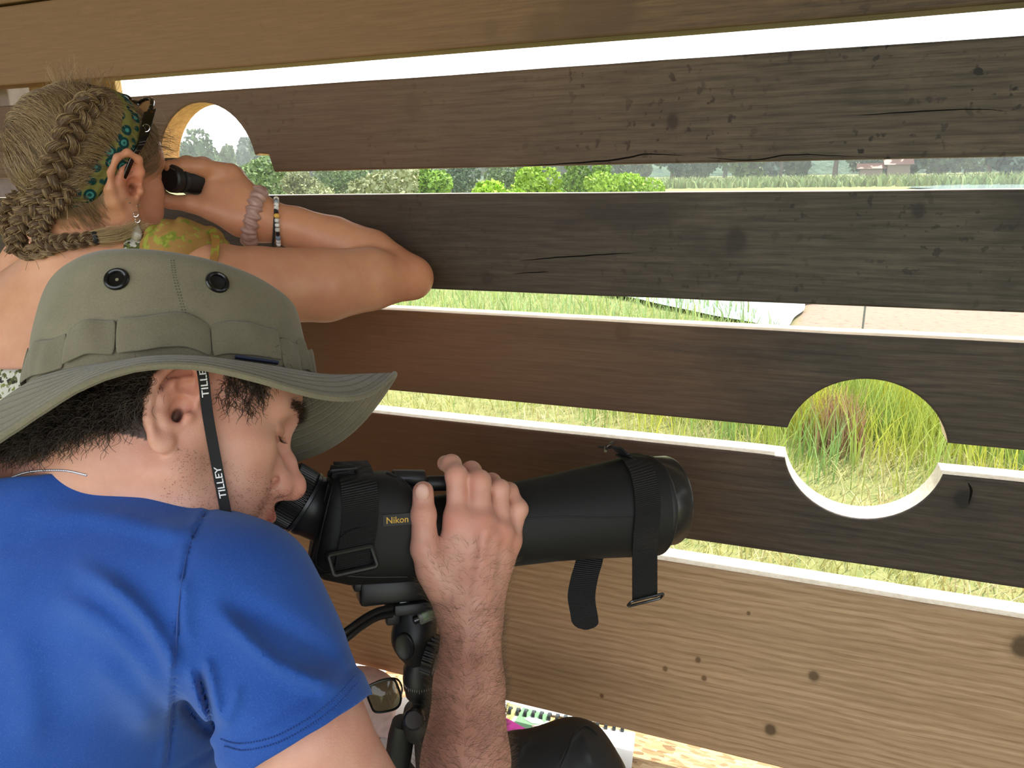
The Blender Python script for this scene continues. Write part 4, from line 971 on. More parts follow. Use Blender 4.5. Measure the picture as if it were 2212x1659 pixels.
# ---- lettering helper
def text_mesh(txt, name):
    cu = bpy.data.curves.new(name, 'FONT'); cu.body = txt; cu.resolution_u = 3; cu.size = 1.0; cu.offset = .012
    o = bpy.data.objects.new(name, cu); COL.objects.link(o); bpy.context.view_layer.update()
    me = bpy.data.meshes.new_from_object(o); bpy.data.objects.remove(o); V = np.array([v.co[:] for v in me.vertices]); F = [tuple(p.vertices) for p in me.polygons]; bpy.data.meshes.remove(me); return V, F
# chin strap with woven lettering
bodybv = bvh_of(bodyo)
path = []
for x, y in spline([(432, 770), (440, 820), (448, 890), (462, 970), (476, 1045), (486, 1096), (494, 1140)], 40):
    h_ = cast(bodybv, x, y); path.append(h_[0] if h_[0] is not None and (Vector(CAMPOS)-h_[0]).length < .8 else None)
dz = [None if p is None else (RM.T @ (np.array(p)-CAMPOS))[2] for p in path]; dv = np.array([d if d is not None else np.nan for d in dz]); ok = ~np.isnan(dv); dv = np.interp(np.arange(40), np.nonzero(ok)[0], dv[ok])
dv = np.minimum.reduce([np.roll(dv, k) if False else dv for k in (0,)]); ker = np.ones(9)/9; dvs = np.convolve(np.pad(dv, 4, 'edge'), ker, 'valid'); dvs = np.minimum(dvs, dv)-.0035
strap = np.array([P(x, y, d) for (x, y), d in zip(spline([(432, 770), (440, 820), (448, 890), (462, 970), (476, 1045), (486, 1096), (494, 1140)], 40), dvs)])
sside = RM @ _n([1, .12, .25])
webk = plain('black_webbing', (.010, .010, .012), .7, .3, nscale=900, bump=.5)
mb = MB(); mb.strip(strap, sside, .0088, .0012); cs = mb.build('chin_strap', webk, hat)
whitet = plain('white_thread', (.75, .75, .78), .7, .3, noise_amt=.2, nscale=1500)
def text_on(txt, path, side, s0, s1, hgt, name, mat, parent, lift=.0009, flip=False):
    V, F = text_mesh(txt, name); V[:, 0] -= V[:, 0].min(); Lx = V[:, 0].max(); y0, y1 = V[:, 1].min(), V[:, 1].max()
    seg = np.concatenate([[0], np.cumsum(np.linalg.norm(np.diff(path, axis=0), axis=1))]); out = []
    for x, y, _ in V:
        s = s0+(s1-s0)*x/Lx; p = np.array([np.interp(s, seg, path[:, k]) for k in range(3)]); sd = _n(side)
        nrm = _n(CAMPOS-p); out.append(p+sd*((y-y0)/(y1-y0)-.5)*hgt+nrm*lift)
    return mesh(name, out, F, mat, parent, False)
seg = np.concatenate([[0], np.cumsum(np.linalg.norm(np.diff(strap, axis=0), axis=1))]); yy = np.array([829.5-FPX*(RM.T @ (p-CAMPOS))[1]/(RM.T @ (p-CAMPOS))[2] for p in strap])
S_at = lambda y: float(np.interp(y, yy, seg))
# letters run up the strap, their tops towards the ear (left)
text_on('TILLEY', strap, -sside, S_at(858), S_at(791), .0056, 'lettering', whitet, cs)
text_on('TILLEY', strap, -sside, S_at(1076), S_at(1008), .0056, 'lettering', whitet, cs)

# ------------------------------------------------------------------ the spotting scope
sA = C3(700, 1140, .792); sB = C3(1440, 1080, .941); sa = _n(sB-sA); su = _n(np.array([0, 1, 0])-sa*sa[1]); sn = np.cross(su, sa); sn = -sn if sn[2] > 0 else sn
def onax(px, py):
    q = (px-1106)/FPX; t = (q*sA[2]-sA[0])/(sa[0]-q*sa[2]); z = sA[2]+sa[2]*t; return C3(px, py, z)
scope = empty('spotting_scope', W(onax(900, 1250)), 'black spotting scope in a fabric cover, aimed through the planks', 'spotting scope')
neo = plain('black_neoprene', (.0085, .0085, .009), .62, .35, nscale=1400, bump=.25); neo2 = plain('black_binding', (.012, .012, .013), .5, .4, nscale=1400, bump=.3)
gry = plain('grey_anodised', (.05, .053, .06), .33, .5, .6, bump=0); rubber = plain('black_rubber', (.010, .010, .011), .42, .5, bump=0)
st_ = [((708, 1040), (668, 1218), .036, .62), ((714, 1031), (676, 1232), .042, .62), ((728, 1025), (694, 1245), .046, .62), ((790, 1020), (748, 1257), .047, .65), ((842, 1018), (850, 1253), .046, .7), ((872, 1036), (882, 1251), .046, .75), ((900, 1058), (905, 1249), .043, .8),
       ((925, 1074), (930, 1246), .042, .9), ((1000, 1063), (1000, 1235), .0415, 1), ((1095, 1045), (1112, 1221), .0445, 1), ((1180, 1028), (1190, 1211), .051, 1), ((1260, 1010), (1270, 1205), .0545, 1), ((1340, 991), (1345, 1202), .0585, 1), ((1378, 983), (1388, 1200), .0605, 1), ((1396, 982), (1408, 1198), .0608, 1)]
V = []; F = []; N = 44
for (t_, b_, hz_, e) in st_:
    T_, B_ = onax(*t_), onax(*b_); c = (T_+B_)/2; up = (T_-B_)/2
    for i in range(N):
        a = 2*math.pi*i/N; ca, sa_ = math.cos(a), math.sin(a); V.append(W(c+up*math.copysign(abs(ca)**e, ca)+sn*hz_*math.copysign(abs(sa_)**e, sa_)))
for j in range(len(st_)-1):
    for i in range(N): F.append((j*N+i, j*N+(i+1) % N, (j+1)*N+(i+1) % N, (j+1)*N+i))
F.append(tuple(range(N))[::-1]); F.append(tuple((len(st_)-1)*N+i for i in range(N)))
cov = mesh('fabric_cover', V, F, neo, scope)
bm = bmesh.new(); bm.from_mesh(cov.data); bmesh.ops.recalc_face_normals(bm, faces=bm.faces); bm.to_mesh(cov.data); bm.free()
cov.data.set_sharp_from_angle(angle=math.radians(50))
cbv = bvh_of(cov)
def piping(pts, r, name, mat, parent, n=40, closed=False, lift=.0004):
    out = []
    for x, y in spline(pts, n):
        h_ = cast(cbv, x, y)
        if h_[0] is not None: out.append(np.array(h_[0])+RM @ sn*lift)
    mb = MB(); mb.tube(out, r, 6); return mb.build(name, mat, parent)
piping([(712, 1040), (697, 1100), (683, 1160), (671, 1212), (678, 1232), (700, 1242)], .0017, 'edge_binding', neo2, scope)
piping([(722, 1036), (706, 1100), (692, 1160), (683, 1208), (689, 1226), (708, 1234)], .0008, 'edge_binding', neo2, scope)
piping([(836, 1022), (858, 1030), (884, 1052), (897, 1075)], .0016, 'edge_binding', neo2, scope)
piping([(845, 1022), (866, 1036), (890, 1060)], .0007, 'edge_binding', neo2, scope)
piping([(806, 1108), (850, 1111), (890, 1113)], .0006, 'seam', neo2, scope); piping([(1135, 1120), (1220, 1116), (1300, 1118), (1385, 1116), (1412, 1108)], .0007, 'seam', neo2, scope)
piping([(700, 1094), (735, 1098)], .0006, 'seam', neo2, scope); piping([(700, 1238), (780, 1246), (880, 1246)], .0009, 'seam', neo2, scope)
def ringpts(px, r, off=(0, 0)): c = onax(px, (829.5-FPX*0)) ; return None
# objective end: binding, cap barrel, glass
oc = (onax(1402, 982)+onax(1402, 1197))/2; oc = onax(1402, 1090)
ca_ = RM @ sa; occ = W(onax(1400, 1089))
mb = MB(); mb.lathe(occ-ca_*.004, ca_, [(0, .0598), (.003, .0612), (.007, .0612), (.0095, .0595)], 56, up=RM @ su); mb.build('edge_binding', neo2, scope)
mb = MB(); oc2 = W(onax(1408, 1083)); mb.lathe(oc2-ca_*.004, ca_, [(0, .0550), (.004, .0562), (.026, .0562), (.0285, .0552), (.0285, .0520), (.022, .0500), (.010, .0498)], 56, up=RM @ su); mb.build('lens_hood', plain('satin_black_metal', (.018, .017, .016), .26, .6, bump=0), scope)
gl = NT('coated_glass', .02, .8); gl.base((.02, .03, .035)); gl.b.inputs['Coat Weight'].default_value = 1
mb = MB(); mb.lathe(oc2+ca_*.004, ca_, [(0, .0499), (.004, .035), (.0055, .015), (.006, 0)], 48, up=RM @ su); mb.build('objective_lens', gl.m, scope)
# focus knob and rod above the barrel
k0, k1 = onax(848, 1033), onax(921, 1033); mb = MB(); d_ = RM @ _n(k1-k0); mb.lathe(W(k0), d_, [(0, .0095), (.034, .0095), (.0355, .0088), (.0360, .0)], 28); mb.build('focus_knob', gry, scope)
k0, k1 = onax(921, 1044), onax(1080, 1042); d_ = RM @ _n(k1-k0); mb = MB(); mb.lathe(W(k0), d_, [(-.001, .0), (0, .0075), (.003, .0088), (.060, .0088), (.066, .007)], 24); mb.build('focus_arm', rubber, scope)
# eyepiece
ev = _n([.80, -.53, .28]); EK = C3(652, 1082, .803); ew = RM @ ev; EKw = W(EK); upw = RM @ np.array([0, 1., 0])
mb = MB(); mb.lathe(EKw, ew, [(.004, .0335), (.010, .0345), (.016, .033), (.050, .030)], 48, up=upw); mb.build('eyepiece_mount', rubber, scope)
mb = MB(); mb.lathe(EKw, ew, [(.0005, .0355), (.004, .0352), (.0052, .034)], 48, up=upw); mb.build('silver_ring', gry, scope)
mb = MB()
nrib = 60; prof = [(-.023, .0330), (-.0215, .0350), (-.002, .0352), (0, .0340)]; V = []; F = []; e1 = _n(np.cross(ew, upw)); e2 = np.cross(e1, ew)
for t, r in prof:
    for i in range(nrib*4):
        a = 2*math.pi*i/(nrib*4); rr = r-(.0013 if (i % 4) in (2, 3) and -.022 < t < -.001 else 0); V.append(EKw+ew*t+(e1*math.cos(a)+e2*math.sin(a))*rr)
m_ = nrib*4
for j in range(3):
    for i in range(m_): F.append((j*m_+i, j*m_+(i+1) % m_, (j+1)*m_+(i+1) % m_, (j+1)*m_+i))
mesh('zoom_ring', V, F, rubber, scope, False)
mb = MB(); mb.lathe(EKw, ew, [(-.030, .0275), (-.0285, .0298), (-.0235, .0305), (-.0225, .033)], 48, up=upw); mb.build('eyepiece_step', gry, scope)
mb = MB(); mb.lathe(EKw, ew, [(-.0440, .0175), (-.0455, .0225), (-.0440, .0245), (-.034, .0250), (-.0325, .0262), (-.0300, .0270)], 48, up=upw); mb.build('eyecup', rubber, scope)
mb = MB(); mb.lathe(EKw, ew, [(-.040, .0), (-.0405, .010), (-.040, .0180)], 32, up=upw); mb.build('eye_lens', gl.m, scope)
def flat_text(txt, c, xd, yd, h, name, mat, parent):
    V, F = text_mesh(txt, name); V[:, 0] -= V[:, 0].min(); V[:, 1] -= V[:, 1].min(); s = h/V[:, 1].max()
    return mesh(name, [c+xd*x*s+yd*y*s for x, y, _ in V], F, mat, parent, False)
h_ = cast(cbv, 865, 1122); lc = np.array(h_[0]); ln_ = np.array(h_[1]); xd = RM @ sa; xd = _n(xd-ln_*np.dot(xd, ln_)); yd = np.cross(ln_, xd); yd = yd if (RM.T @ yd)[1] > 0 else -yd
mb = MB(); mb.box(lc+ln_*.0005, (.038, .0125, .0012), R=np.stack([xd, yd, ln_], 1), bev=.0003); lb = mb.build('label_patch', plain('label_black', (.012, .012, .012), .6), scope, False)
flat_text('Nikon', lc+ln_*.0016-xd*.0150-yd*.0033, xd, yd, .0068, 'lettering', plain('gold_thread', lin(205, 160, 50), .5, .5, noise_amt=.15, nscale=1500), lb)
h2_ = lc+ln_*.0
# rear webbing band round the cover
def webtex():
    t = NT('ribbed_webbing', .6, .35); t.base((.010, .010, .011)); w = t.n('ShaderNodeTexWave', wave_type='BANDS', bands_direction='Z'); t.l(t.coord(), w.inputs['Vector']); w.inputs['Scale'].default_value = 165
    t.bump(t.math('ADD', w.outputs['Fac'], t.math('MULTIPLY', t.noise(t.coord(), 1300, 2), .4)), .7, .0012); return t.m
web = webtex()
def castpath(poly, n, lift):
    out = []
    for x, y in spline(poly, n):
        h_ = cast(cbv, x, y)
        if h_[0] is not None: out.append(np.array(h_[0])+np.array(h_[1] if Vector(h_[1]).dot(Vector(CAMPOS)-h_[0]) > 0 else -h_[1])*lift)
    return np.array(out)
aw = RM @ sa; nw = RM @ sn; uw = RM @ su
pth = castpath([(768, 1027), (775, 1050), (778, 1100), (774, 1150), (765, 1200), (758, 1240)], 26, .0016)
top = pth[0]; pth = np.vstack([top+aw*-.001+(-nw*.030)+uw*.010, top-nw*.012+uw*.006, pth]); mb = MB(); mb.strip(pth, aw, .037, .0020); mb.build('rear_webbing', web, scope)
pth = castpath([(771, 1140), (768, 1165), (763, 1195), (759, 1222)], 18, .0038); wdt = .034*np.minimum(1, np.sqrt(np.clip(np.linspace(.02, 4, len(pth)), 0, 1))); mb = MB(); mb.strip(pth, aw, wdt, .0016); mb.build('webbing_tab', web, scope)
def frame_ring(c, xd, yd, w, h, r, name, mat, parent, cr=.003):
    pts = []
    for sx, sy, a0 in ((1, 1, 0), (-1, 1, 90), (-1, -1, 180), (1, -1, 270)):
        for a in np.radians(np.linspace(a0, a0+90, 5)): pts.append(c+xd*(sx*(w/2-cr)+cr*math.cos(a))+yd*(sy*(h/2-cr)+cr*math.sin(a)))
    mb = MB(); mb.tube(pts, r, 8, closed=True); return mb.build(name, mat, parent)
plast = plain('black_plastic', (.012, .012, .013), .45, .5, bump=0); steel = plain('dark_steel', (.10, .10, .105), .25, .5, .9, bump=0)
h_ = cast(cbv, 760, 1208); frame_ring(np.array(h_[0])+nw*.006, _n(aw+uw*.12), _n(uw-aw*.25), .044, .022, .0028, 'slider_buckle', plast, scope)
tc_ = W(onax(737, 1018)); frame_ring(tc_+nw*.012, _n(aw+uw*.03), _n(nw*.8+uw*.45), .028, .016, .0018, 'ring_buckle', plast, scope)
mb = MB(); mb.strip(spline([tc_-nw*.012-uw*.004, tc_+uw*.006, tc_+nw*.014+uw*.003, tc_+nw*.016-uw*.006, tc_+aw*.006-uw*.010+nw*.012], 14), aw, .022, .0022); mb.build('webbing_loop', web, scope)
# front webbing with its hanging ends and buckles
ptf = castpath([(1372, 992), (1390, 1030), (1398, 1090), (1394, 1150), (1392, 1190)], 22, .0014)
hang = [W(C3(1393, y, .885+.00002*(y-1200))) for y in (1215, 1240, 1268, 1293)]
ptf = np.vstack([ptf[0]-nw*.02+uw*.003, ptf, hang]); mb = MB(); mb.strip(spline(ptf, 60), aw, .0335, .0020); mb.build('front_webbing', web, scope)
bc_ = W(C3(1395, 1296, .887)); frame_ring(bc_, _n(aw+uw*.10), _n(uw*.55+nw*.6), .046, .013, .0017, 'slider_buckle', steel, scope, .004)
tail = spline([C3(1275, 1196, .93), C3(1272, 1215, .925), C3(1262, 1250, .918), C3(1256, 1290, .915), C3(1262, 1330, .915), C3(1266, 1360, .915)], 36)
wt_ = .034*np.array([1 if q < .86 else math.sqrt(max(.02, 1-((q-.86)/.14)**2)) for q in np.linspace(0, 1, 36)]); mb = MB(); mb.strip(np.array([W(p) for p in tail]), np.array([RM @ _n([1, .06*math.sin(q*6), -.35+.5*q]) for q in np.linspace(0, 1, 36)]), wt_, .0018); mb.build('webbing_end', web, scope)
tb_ = W(onax(1328, 985)); mb = MB(); mb.strip(spline([tb_-aw*.012+uw*.010-nw*.01, tb_+uw*.011, tb_+aw*.010+uw*.004, tb_+aw*.016-uw*.004+nw*.012], 14), _n(nw+aw*.1), .020, .0022); mb.build('webbing_loop', web, scope)
mb = MB(); mb.tube([tb_-aw*.019+uw*.008+nw*.012, tb_-aw*.012+uw*.012, tb_+aw*.004+uw*.016-nw*.010], .0019, 8); mb.build('buckle_bar', steel, scope)
# mounting foot
f0, f1 = onax(775, 1270), onax(930, 1268); fc = (f0+f1)/2; mb = MB(); mb.box(W(fc), (.082, .027, .036), R=np.stack([aw, uw, nw], 1), bev=.005); mb.build('mounting_foot', plast, scope)
mb = MB(); mb.box(W(onax(790, 1258)), (.03, .012, .03), R=np.stack([aw, uw, nw], 1), bev=.003); mb.build('foot_screw_plate', plast, scope)

# ------------------------------------------------------------------ the tripod under it
FLZ = -.40
trip_b = W(onax(905, 1500)); tripod = empty('tripod', (trip_b[0], trip_b[1], FLZ), 'black tripod with a curved pan handle and a green spirit level', 'tripod')
def wz(px, py, dz=0): return W(onax(px, py)+np.array([0, 0, dz]))
mb = MB(); mb.box(wz(890, 1303), (.048, .012, .046), R=np.stack([aw, uw, nw], 1), bev=.002); mb.build('head_plate', plast, tripod)
mb = MB(); mb.box(wz(868, 1300), (.012, .010, .030), R=np.stack([aw, uw, nw], 1), bev=.002); mb.build('quick_release_catch', steel, tripod)
hd = S(); hd.frame(); c0 = onax(893, 1378)
hd.el(c0+np.array([0, .004, 0]), (.0235, .0285, .024), .01); hd.rc(onax(890, 1325), onax(905, 1340), .016, .018, .012); hd.rc(c0, onax(908, 1430), .020, .014, .012)
sdf_obj('tilt_head', hd, .0018, plast, tripod, 1)
lat = RM @ _n([-.35, -.1, -1]); ql = wz(880, 1382)+(-RM[:, 2])*.021
mb = MB(); mb.lathe(ql-lat*.002, lat, [(0, .0150), (.003, .0150), (.004, .0138), (.0032, .0118), (.0030, .0)], 36, up=uw, sc=(.72, 1)); mb.build('side_cap', rubber, tripod)
kn = wz(935, 1405)-RM[:, 2]*.012; V = []; F = []; kax = _n(aw*.85+nw*.45-uw*.3); e1 = _n(np.cross(kax, uw)); e2 = np.cross(e1, kax); m_ = 96
for t, r in ((-.007, .017), (-.006, .0225), (.006, .0225), (.008, .020), (.008, .0001)):
    for i in range(m_): a = 2*math.pi*i/m_; rr = r-(.0018 if (i % 4) < 2 and abs(t) < .0065 else 0); V.append(kn+kax*t+(e1*math.cos(a)+e2*math.sin(a))*rr)
for j in range(4):
    for i in range(m_): F.append((j*m_+i, j*m_+(i+1) % m_, (j+1)*m_+(i+1) % m_, (j+1)*m_+i))
F.append(tuple(range(m_))[::-1]); mesh('tilt_knob', V, F, rubber, tripod, False)
nk = wz(908, 1430); dn = np.array([0, 0, -1.0])
mb = MB(); mb.lathe(nk, dn, [(-.006, .014), (0, .0155), (.006, .0195), (.016, .0200), (.0175, .0207), (.030, .0207), (.031, .0195), (.040, .019), (.042, .015)], 44, up=aw); pb = mb.build('pan_base', plast, tripod)
mk_ = plain('white_marks', (.6, .6, .58), .5, bump=0); mb = MB(); fr0 = _n(-RM[:, 2]+0); e1 = _n(np.cross(dn, aw)); e2 = np.cross(e1, dn)
for i in range(-9, 10):
    a = math.atan2(np.dot(fr0, e2), np.dot(fr0, e1))+i*.13; d_ = e1*math.cos(a)+e2*math.sin(a); c_ = nk+dn*(.0225+.001*(i % 5 == 0))+d_*.0208; mb.box(c_, (.0003, .0004, .0030 if i % 5 else .0045), R=np.stack([_n(np.cross(d_, dn)), d_, dn], 1))
o = mb.build('degree_marks', mk_, pb, False); o['kind'] = 'stuff'
# spirit level
lv0 = wz(905, 1325)-RM[:, 2]*.022; lvd = _n(aw*1+uw*.28); glass = NT('clear_acrylic', .03, .5); glass.base((.95, .98, .9)); glass.b.inputs['Transmission Weight'].default_value = .85; glass.b.inputs['IOR'].default_value = 1.3
mb = MB(); mb.box(lv0+lvd*.018, (.032, .012, .012), R=np.stack([lvd, _n(uw-lvd*np.dot(uw, lvd)), np.cross(lvd, _n(uw-lvd*np.dot(uw, lvd)))], 1), bev=.002); lvb = mb.build('spirit_level', glass.m, tripod)
mb = MB(); mb.lathe(lv0+lvd*.007, lvd, [(0, .0), (0, .0042), (.024, .0042), (.024, 0)], 20, up=uw); mb.build('green_vial', plain('green_fluid', lin(95, 130, 45), .2, .5, bump=0), lvb)
mb = MB(); mb.lathe(lv0-lvd*.001, lvd, [(-.003, .002), (-.002, .0045), (.004, .0045)], 20, up=uw); mb.build('level_screw', steel, lvb)
# pan handle and its clamp
mb = MB(); mb.box(wz(849, 1322)-RM[:, 2]*.006, (.015, .022, .016), R=np.stack([aw, uw, nw], 1), bev=.0025); mb.build('handle_clamp', plast, tripod)
for off in (0, 1):
    pts = [C3(846, 1313+off*14, .80), C3(815, 1320+off*14, .785), C3(782, 1338+off*15, .765), C3(745, 1365+off*17, .745), C3(690, 1405+off*17, .735), C3(620, 1450+off*17, .73)]
    mb = MB(); mb.tube(np.array([W(p) for p in spline(pts, 30)]), .0037, 10); mb.build('pan_handle', rubber, tripod)
# shoulder and legs
s0 = nk+dn*.060
mb = MB(); mb.lathe(nk, dn, [(.040, .012), (.060, .013), (.062, .022), (.078, .026), (.092, .024), (.095, .013), (.33, .013)], 32, up=aw); mb.build('centre_column', plast, tripod)
mb = MB(); q_ = wz(902, 1528)-RM[:, 2]*.028; mb.lathe(q_, _n(-RM[:, 2]+uw*.2), [(-.02, .010), (0, .012), (.004, .0115), (.006, .009), (.006, 0)], 24); mb.build('leg_joint_cap', steel, tripod)
hubz = s0+dn*.02
for k, a in enumerate((200, 320, 80)):
    d_ = np.array([math.cos(math.radians(a)), math.sin(math.radians(a)), 0]); t0 = hubz+d_*.024; rad = .21
    t1 = np.array([hubz[0]+d_[0]*rad, hubz[1]+d_[1]*rad, FLZ+.012]); mb = MB(); mid = t0*.45+t1*.55
    mb.tube([t0, t0*.98+t1*.02, mid], [.013, .0155, .0155], 14); mb.tube([mid, t1], .011, 12); lg = mb.build('leg', plast, tripod)
    mb = MB(); mb.tube([mid+(t0-mid)*.05, mid+(t1-mid)*.05], .0185, 14); mb.build('leg_clamp', rubber, lg)
    mb = MB(); mb.lathe(t1+[0, 0, .012], dn, [(0, .012), (.012, .016), (.024, .017)], 16, up=aw); mb.build('rubber_foot', rubber, lg)
    if k == 0 or k == 2:
        mb = MB(); mb.tube([t0*.93+t1*.07, t0*.62+t1*.38], [.024, .031], 18); mb.build('foam_grip', neo2, lg)
# ------------------------------------------------------------------ the woman with binoculars
FM = np.array([[.4501, -.8835, .1297], [.2095, .2457, .9464], [.8680, .3988, -.2957]]); FC = np.array([-.5150, .2570, .9215])
FS = .805
def f2c(p): return FC + FM @ np.asarray(p, float)*FS
skin2 = skinmat('skin_tanned', .3, .42, .7)
wb = S(); wb.frame(FC, FM, FS*.97); face_parts(wb); wb.frame()
ef = _n(FM[:, 0]*.93+(-FM[:, 1])*.34); eu = _n(FM[:, 2]+FM[:, 0]*-.12); eu = _n(eu-ef*np.dot(eu, ef)); en = np.cross(eu, ef); en = en if np.dot(en, -FM[:, 1]) > 0 else -en
ear(wb, f2c((-.001, -.073, .000)), ef, eu, en, 1.16)
nkb = C3(200, 585, .955)
wb.rc(f2c((-.030, 0, -.04)), nkb, .050, .055, .03); wb.rc(f2c((.01, 0, -.07)), C3(280, 600, .98), .040, .05, .03)
sR = C3(452, 612, .925); sL = C3(0, 690, 1.03)
wb.rc(nkb, sR, .052, .046, .04); wb.rc(nkb, sL, .052, .050, .04)
wb.el(C3(170, 860, .99), (.135, .17, .105), .05); wb.rc(C3(100, 720, .96), C3(330, 700, .94), .055, .055, .05)
wb.rc(C3(180, 950, 1.01), C3(210, 1350, 1.11), .105, .108, .06); wb.rc(C3(210, 1350, 1.11), C3(220, 1600, 1.13), .108, .115, .06)
eR = C3(888, 600, 1.068)
ua = S(); ua.chain([sR, C3(560, 617, .955), C3(700, 616, 1.0), C3(800, 603, 1.035), eR], [.047, .0490, .0490, .0430, .0300], .01)
wb.grp(ua, .02)
wR = C3(558, 470, 1.035)
fa2 = S(); fa2.chain([eR, C3(800, 553, 1.075), C3(720, 522, 1.068), C3(640, 493, 1.05), wR], [.0300, .0375, .0355, .0290, .0260], .01)
wb.grp(fa2, .010)
# right hand round the binoculars, its back towards us
pl_ = S(); M_ = {'i': C3(498, 378, 1.035), 'm': C3(505, 382, 1.055), 'r': C3(505, 398, 1.072), 'l': C3(500, 418, 1.082)}
for q, r0 in (('i', .0145), ('m', .0145), ('r', .0135), ('l', .012)): pl_.rc(wR+(M_[q]-M_['m'])*.5, M_[q], .021, r0, .014)
pl_.rc(C3(520, 462, 1.025), C3(470, 415, 1.020), .021, .019, .014); pl_.rc(C3(540, 440, 1.03), C3(480, 400, 1.03), .021, .019, .014)
wb.grp(pl_, .018)
for nm_, pts, rs in (('i', [C3(498, 374, 1.024), C3(436, 361, 1.000), C3(398, 358, .990), C3(368, 360, .985)], [.0125, .0110, .0098, .0086]), ('m', [M_['m'], C3(440, 358, 1.030), C3(404, 354, 1.020), C3(380, 357, 1.012)], [.0125, .0110, .0100, .0086]),
                     ('r', [M_['r'], C3(448, 372, 1.085), C3(410, 366, 1.085), C3(388, 370, 1.082)], [.0115, .0100, .0092, .0080]), ('l', [M_['l'], C3(455, 390, 1.100), C3(425, 384, 1.105), C3(405, 388, 1.105)], [.0105, .0090, .0082, .0072])):
    hand_chain(wb, nm_, pts, rs, .004, .010)
wb.grp((lambda g: (g.chain([C3(515, 478, 1.02), C3(455, 452, 1.010), C3(412, 440, 1.005), C3(376, 437, 1.004)], [.0190, .0145, .0118, .0096], .006), g)[2-1])(S()) if False else (lambda g: (g.chain([C3(515, 478, 1.02), C3(455, 452, 1.010), C3(412, 440, 1.005), C3(376, 437, 1.004)], [.0190, .0145, .0118, .0096], .006), g)[1])(S()), .016)
# left arm and hand on the far barrel
wb.chain([sL, C3(-60, 700, 1.22), C3(60, 560, 1.20), C3(200, 430, 1.12)], [.047, .038, .032, .024], .02)
wb.rc(C3(200, 430, 1.12), C3(262, 385, 1.095), .022, .018, .012)
for i, (a, b, c) in enumerate([((262, 372, 1.08), (300, 345, 1.085), (318, 352, 1.078)), ((265, 378, 1.10), (305, 348, 1.105), (324, 356, 1.10)), ((268, 388, 1.115), (308, 358, 1.125), (326, 366, 1.12)), ((270, 398, 1.125), (308, 372, 1.14), (325, 378, 1.135))]):
    hand_chain(wb, 'l', [C3(*a), C3(*b), C3(*c)], [.0105, .0095, .0082])
hand_chain(wb, 'l', [C3(245, 405, 1.09), C3(285, 405, 1.07), C3(312, 400, 1.062)], [.0125, .011, .0092])
tan_ = lin(204, 146, 112)
def w_col(V):
    c = paint(V, tan_, [(f2c((.05, -.045, -.02)), .045, lin(210, 142, 118), .5), (f2c((-.004, -.078, .02)), (.025, .03, .035), lin(212, 132, 108), .7), (f2c((.002, -.074, -.004)), .006, lin(95, 50, 36), .7), (f2c((.03, -.05, -.07)), .05, lin(206, 148, 118), .4),  # ear opening: its shade is put into the skin colour
                        (f2c((.10, -.0, -.066)), .02, lin(190, 100, 92), .8), (C3(600, 480, 1.0), .09, lin(206, 140, 104), .3), (eR, .05, lin(196, 118, 92), .5)])
    hl = (V-FC) @ FM/FS; m = (np.abs(hl) < .125).all(1); far = hl[:, 0]-w_xh(hl)
    w = np.where(m & (np.abs(hl[:, 1]) < .072), np.clip(-far/.012, 0, 1)*.85, 0)[:, None]
    return c*(1-w)+np.array(lin(120, 94, 66))*w
def w_xh(hl): return np.interp(hl[..., 2], [-.09, -.06, -.045, -.02, .005, .022, .04, .06, .09, .13], [-.20, -.085, -.050, -.022, -.014, .012, .046, .066, .082, .09])
woman = empty('person', W(C3(220, 1650, 1.2)), 'person in a patterned dress leaning on the planks, looking through binoculars, fair hair in plaits', 'person')
wbo = sdf_obj('body', wb, .0022, skin2, woman, 1, w_col)
bb2 = bvh_of(wbo)
def snap(p3, lift=.009):
    px_, py_ = 1106+FPX*p3[0]/p3[2], 829.5-FPX*p3[1]/p3[2]; h_ = cast(bb2, px_, py_)
    z = p3[2] if h_[0] is None else min(p3[2], (RM.T @ (np.array(h_[0])-CAMPOS))[2]-lift)
    return C3(px_, py_, z)
# hair mass
hs_ = S(); hs_.frame(FC, FM, FS); hs_.el((-.014, 0, .044), (.108, .0835, .088), .01); hs_.el((-.062, 0, .010), (.055, .060, .060), .03); hs_.rc((-.060, -.030, -.02), (-.066, -.018, -.055), .026, .014, .02); hs_.frame()
def hairline(X, D):
    hl = (X-FC) @ FM/FS; g = hl[..., 0]-w_xh(hl)-.004; g2 = -hl[..., 2]-.062
    return np.maximum(np.maximum(D, g*.8), g2)
hs_.fn(hairline, (-1.2, -1, .2), (1, 1, 2), 'i', .004)
def lumpy(X, D):
    hl = (X-FC) @ FM/FS; return .0016*np.sin(hl[..., 0]*95+hl[..., 2]*40)*np.cos(hl[..., 2]*70-hl[..., 0]*20)
hs_.fn(lumpy, (-1.2, -1, .2), (1, 1, 2))
blond = hairmat('dark_blonde_hair', lin(92, 70, 48), lin(176, 146, 106), .36, .5)
hb0 = plain('hair_shade', lin(84, 64, 46), .6, .3, noise_amt=.3, nscale=240, bump=.6)
hro = sdf_obj('hair', hs_, .0028, hb0, woman, 1); hbv = bvh_of(hro)
wr_ = np.random.default_rng(11)
def onhair(p, lift=.0015):
    h_ = hbv.find_nearest(Vector(p)); return np.array(h_[0])+np.array(h_[1])*lift
br1 = spline([C3(222, 222, .865), C3(190, 243, .85), C3(160, 275, .838), C3(138, 318, .832), C3(118, 362, .832), C3(96, 408, .836), C3(74, 442, .85), C3(50, 475, .865), C3(38, 510, .88), C3(32, 548, .89)], 90)
br1 = np.array([W(p) for p in br1]); 
